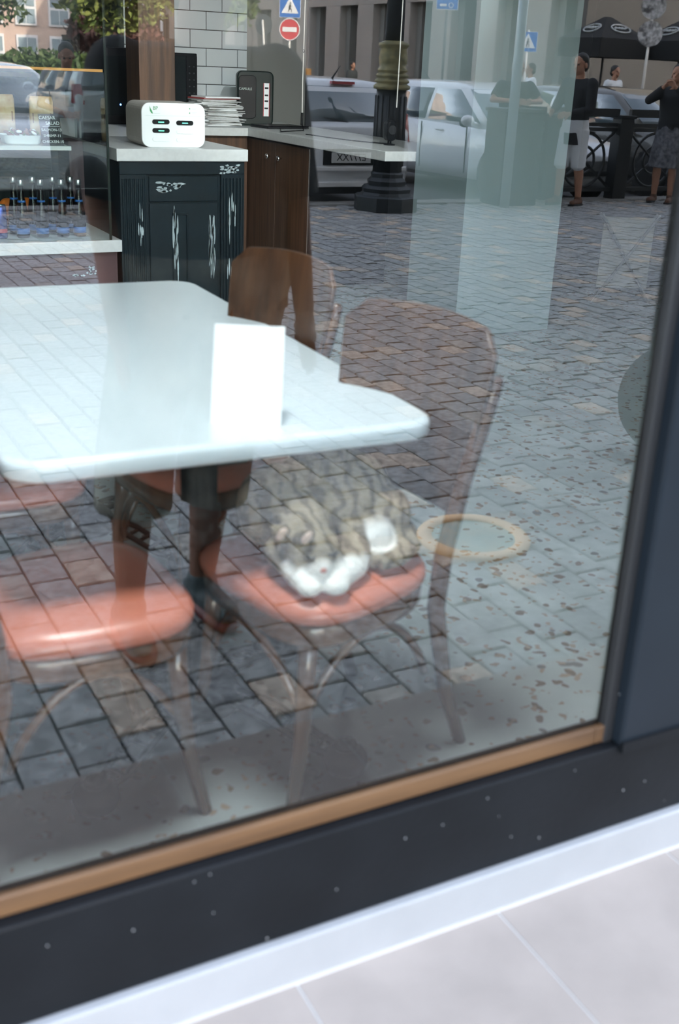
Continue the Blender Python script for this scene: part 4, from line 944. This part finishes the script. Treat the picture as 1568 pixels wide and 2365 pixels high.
# companion close to the glass: dark T-shirt, long printed shorts
person((1.03, -1.42, SZ), 0, 'man in a dark T-shirt and long printed shorts standing close to the window', 1.82, width=1.10, skin='skint', top='shirtd', bottom='shortp', hem=.36, shoe='shoe', vox=.008,
       belly=1.22, arms=[((-.245, .0, 1.12), (-.235, .06, .86)), ((.255, .0, 1.12), (.26, .06, .86))], legs=[((-.19, .03, .49), (-.215, .03, .09)), ((.035, .02, .49), (.02, -.05, .09))], sleeve=.7)
man_p = person((3.0, -10.25, SZ), R(10), 'man in a grey T-shirt looking down at a phone', 1.60, width=1.12, top='shirtg', bottom='shortd', hem=.10, head_pitch=.35, skin='skint', arms=[((-.29, .06, 1.13), (-.08, .27, 1.06)), ((.29, .06, 1.13), (.10, .27, 1.06))])
o = empty('smartphone', (2.93, -9.92, .93), R(10)); tag(o, 'dark smartphone held by the man in the grey T-shirt', 'phone'); MB().box(-.038, .038, -.004, .004, 0, .15).build('body', 'phone', o, bevel=.003); MB().box(-.034, .034, -.0055, -.004, .008, .142).build('screen', 'dglass', o)
person((8.86, -10.98, SZ), R(15), 'grey haired man in a slate T-shirt leaning on the railing', 1.68, top='shirts', hair='hairg', bottom='shortd', hem=.1, lean=.10, width=1.1, arms=[((-.33, .14, 1.24), (-.10, .36, 1.235)), ((.33, .14, 1.24), (.12, .36, 1.235))])
person((9.20, -10.10, SZ), R(75), 'man in a long dark top and white shorts standing at the railing', 1.76, top='shirtd', sleeve=2, bottom='shirtw', hem=.46, toplen=.72, head_pitch=.1, arms=[((-.24, .10, 1.14), (-.14, .30, 1.10)), ((.24, .06, 1.13), (.12, .30, 1.08))], legs=[((-.10, .06, .5), (-.11, .07, .09)), ((.09, -.02, .5), (.09, -.10, .09))])
person((10.80, -10.15, SZ), R(60), 'woman in a dark top and patterned skirt with raised arms', 1.70, top='shirtd', sleeve=2, bottom='skirt', skirt=True, hem=.46, width=1.05, arms=[((-.28, .22, 1.30), (-.08, .33, 1.46)), ((.28, .22, 1.30), (.10, .33, 1.46))])
o = empty('hand_bag', (11.06, -9.86, SZ)); tag(o, 'pale bag hanging low beside the woman in the skirt', 'bag'); MB().loft([[(u*s, v*.35*s, z) for u, v in rrect(.24, .2, .05, 4)] for s, z in ((.7, .06), (1, .10), (.95, .3), (.6, .46))]).build('bag', 'bag', o, True); MB().tube([(-.06, 0, .45), (-.04, 0, .62), (.04, 0, .62), (.06, 0, .45)], .010, 6).build('handle', 'bag', o)
person((20.3, -36.8, RZ), R(-20), 'distant man in a dark shirt walking past the stone building', 1.78, top='shirts', bottom='shortd', hem=.1, vox=.014)
person((15.65, -19.8, RZ), R(110), 'man in a white shirt walking behind the grey pole', 1.85, top='shirtw', bottom='shortd', hem=.1, vox=.014)
person((17.25, -18.95, RZ), R(-10), 'person in a white shirt under the black parasols', 1.88, top='shirtw', bottom='shortd', hem=.1, vox=.014)
o = empty('traffic_barrier', (16.7, -33.7, RZ)); tag(o, 'small yellow barrier behind the white hatchback', 'barrier'); MB().box(-.4, .4, -.1, .1, .9, 1.5).build('panel', 'ambers', o, bevel=.02); MB().box(-.35, -.28, -.08, .08, 0, .9).build('leg', 'ambers', o); MB().box(.28, .35, -.08, .08, 0, .9).build('leg', 'ambers', o)
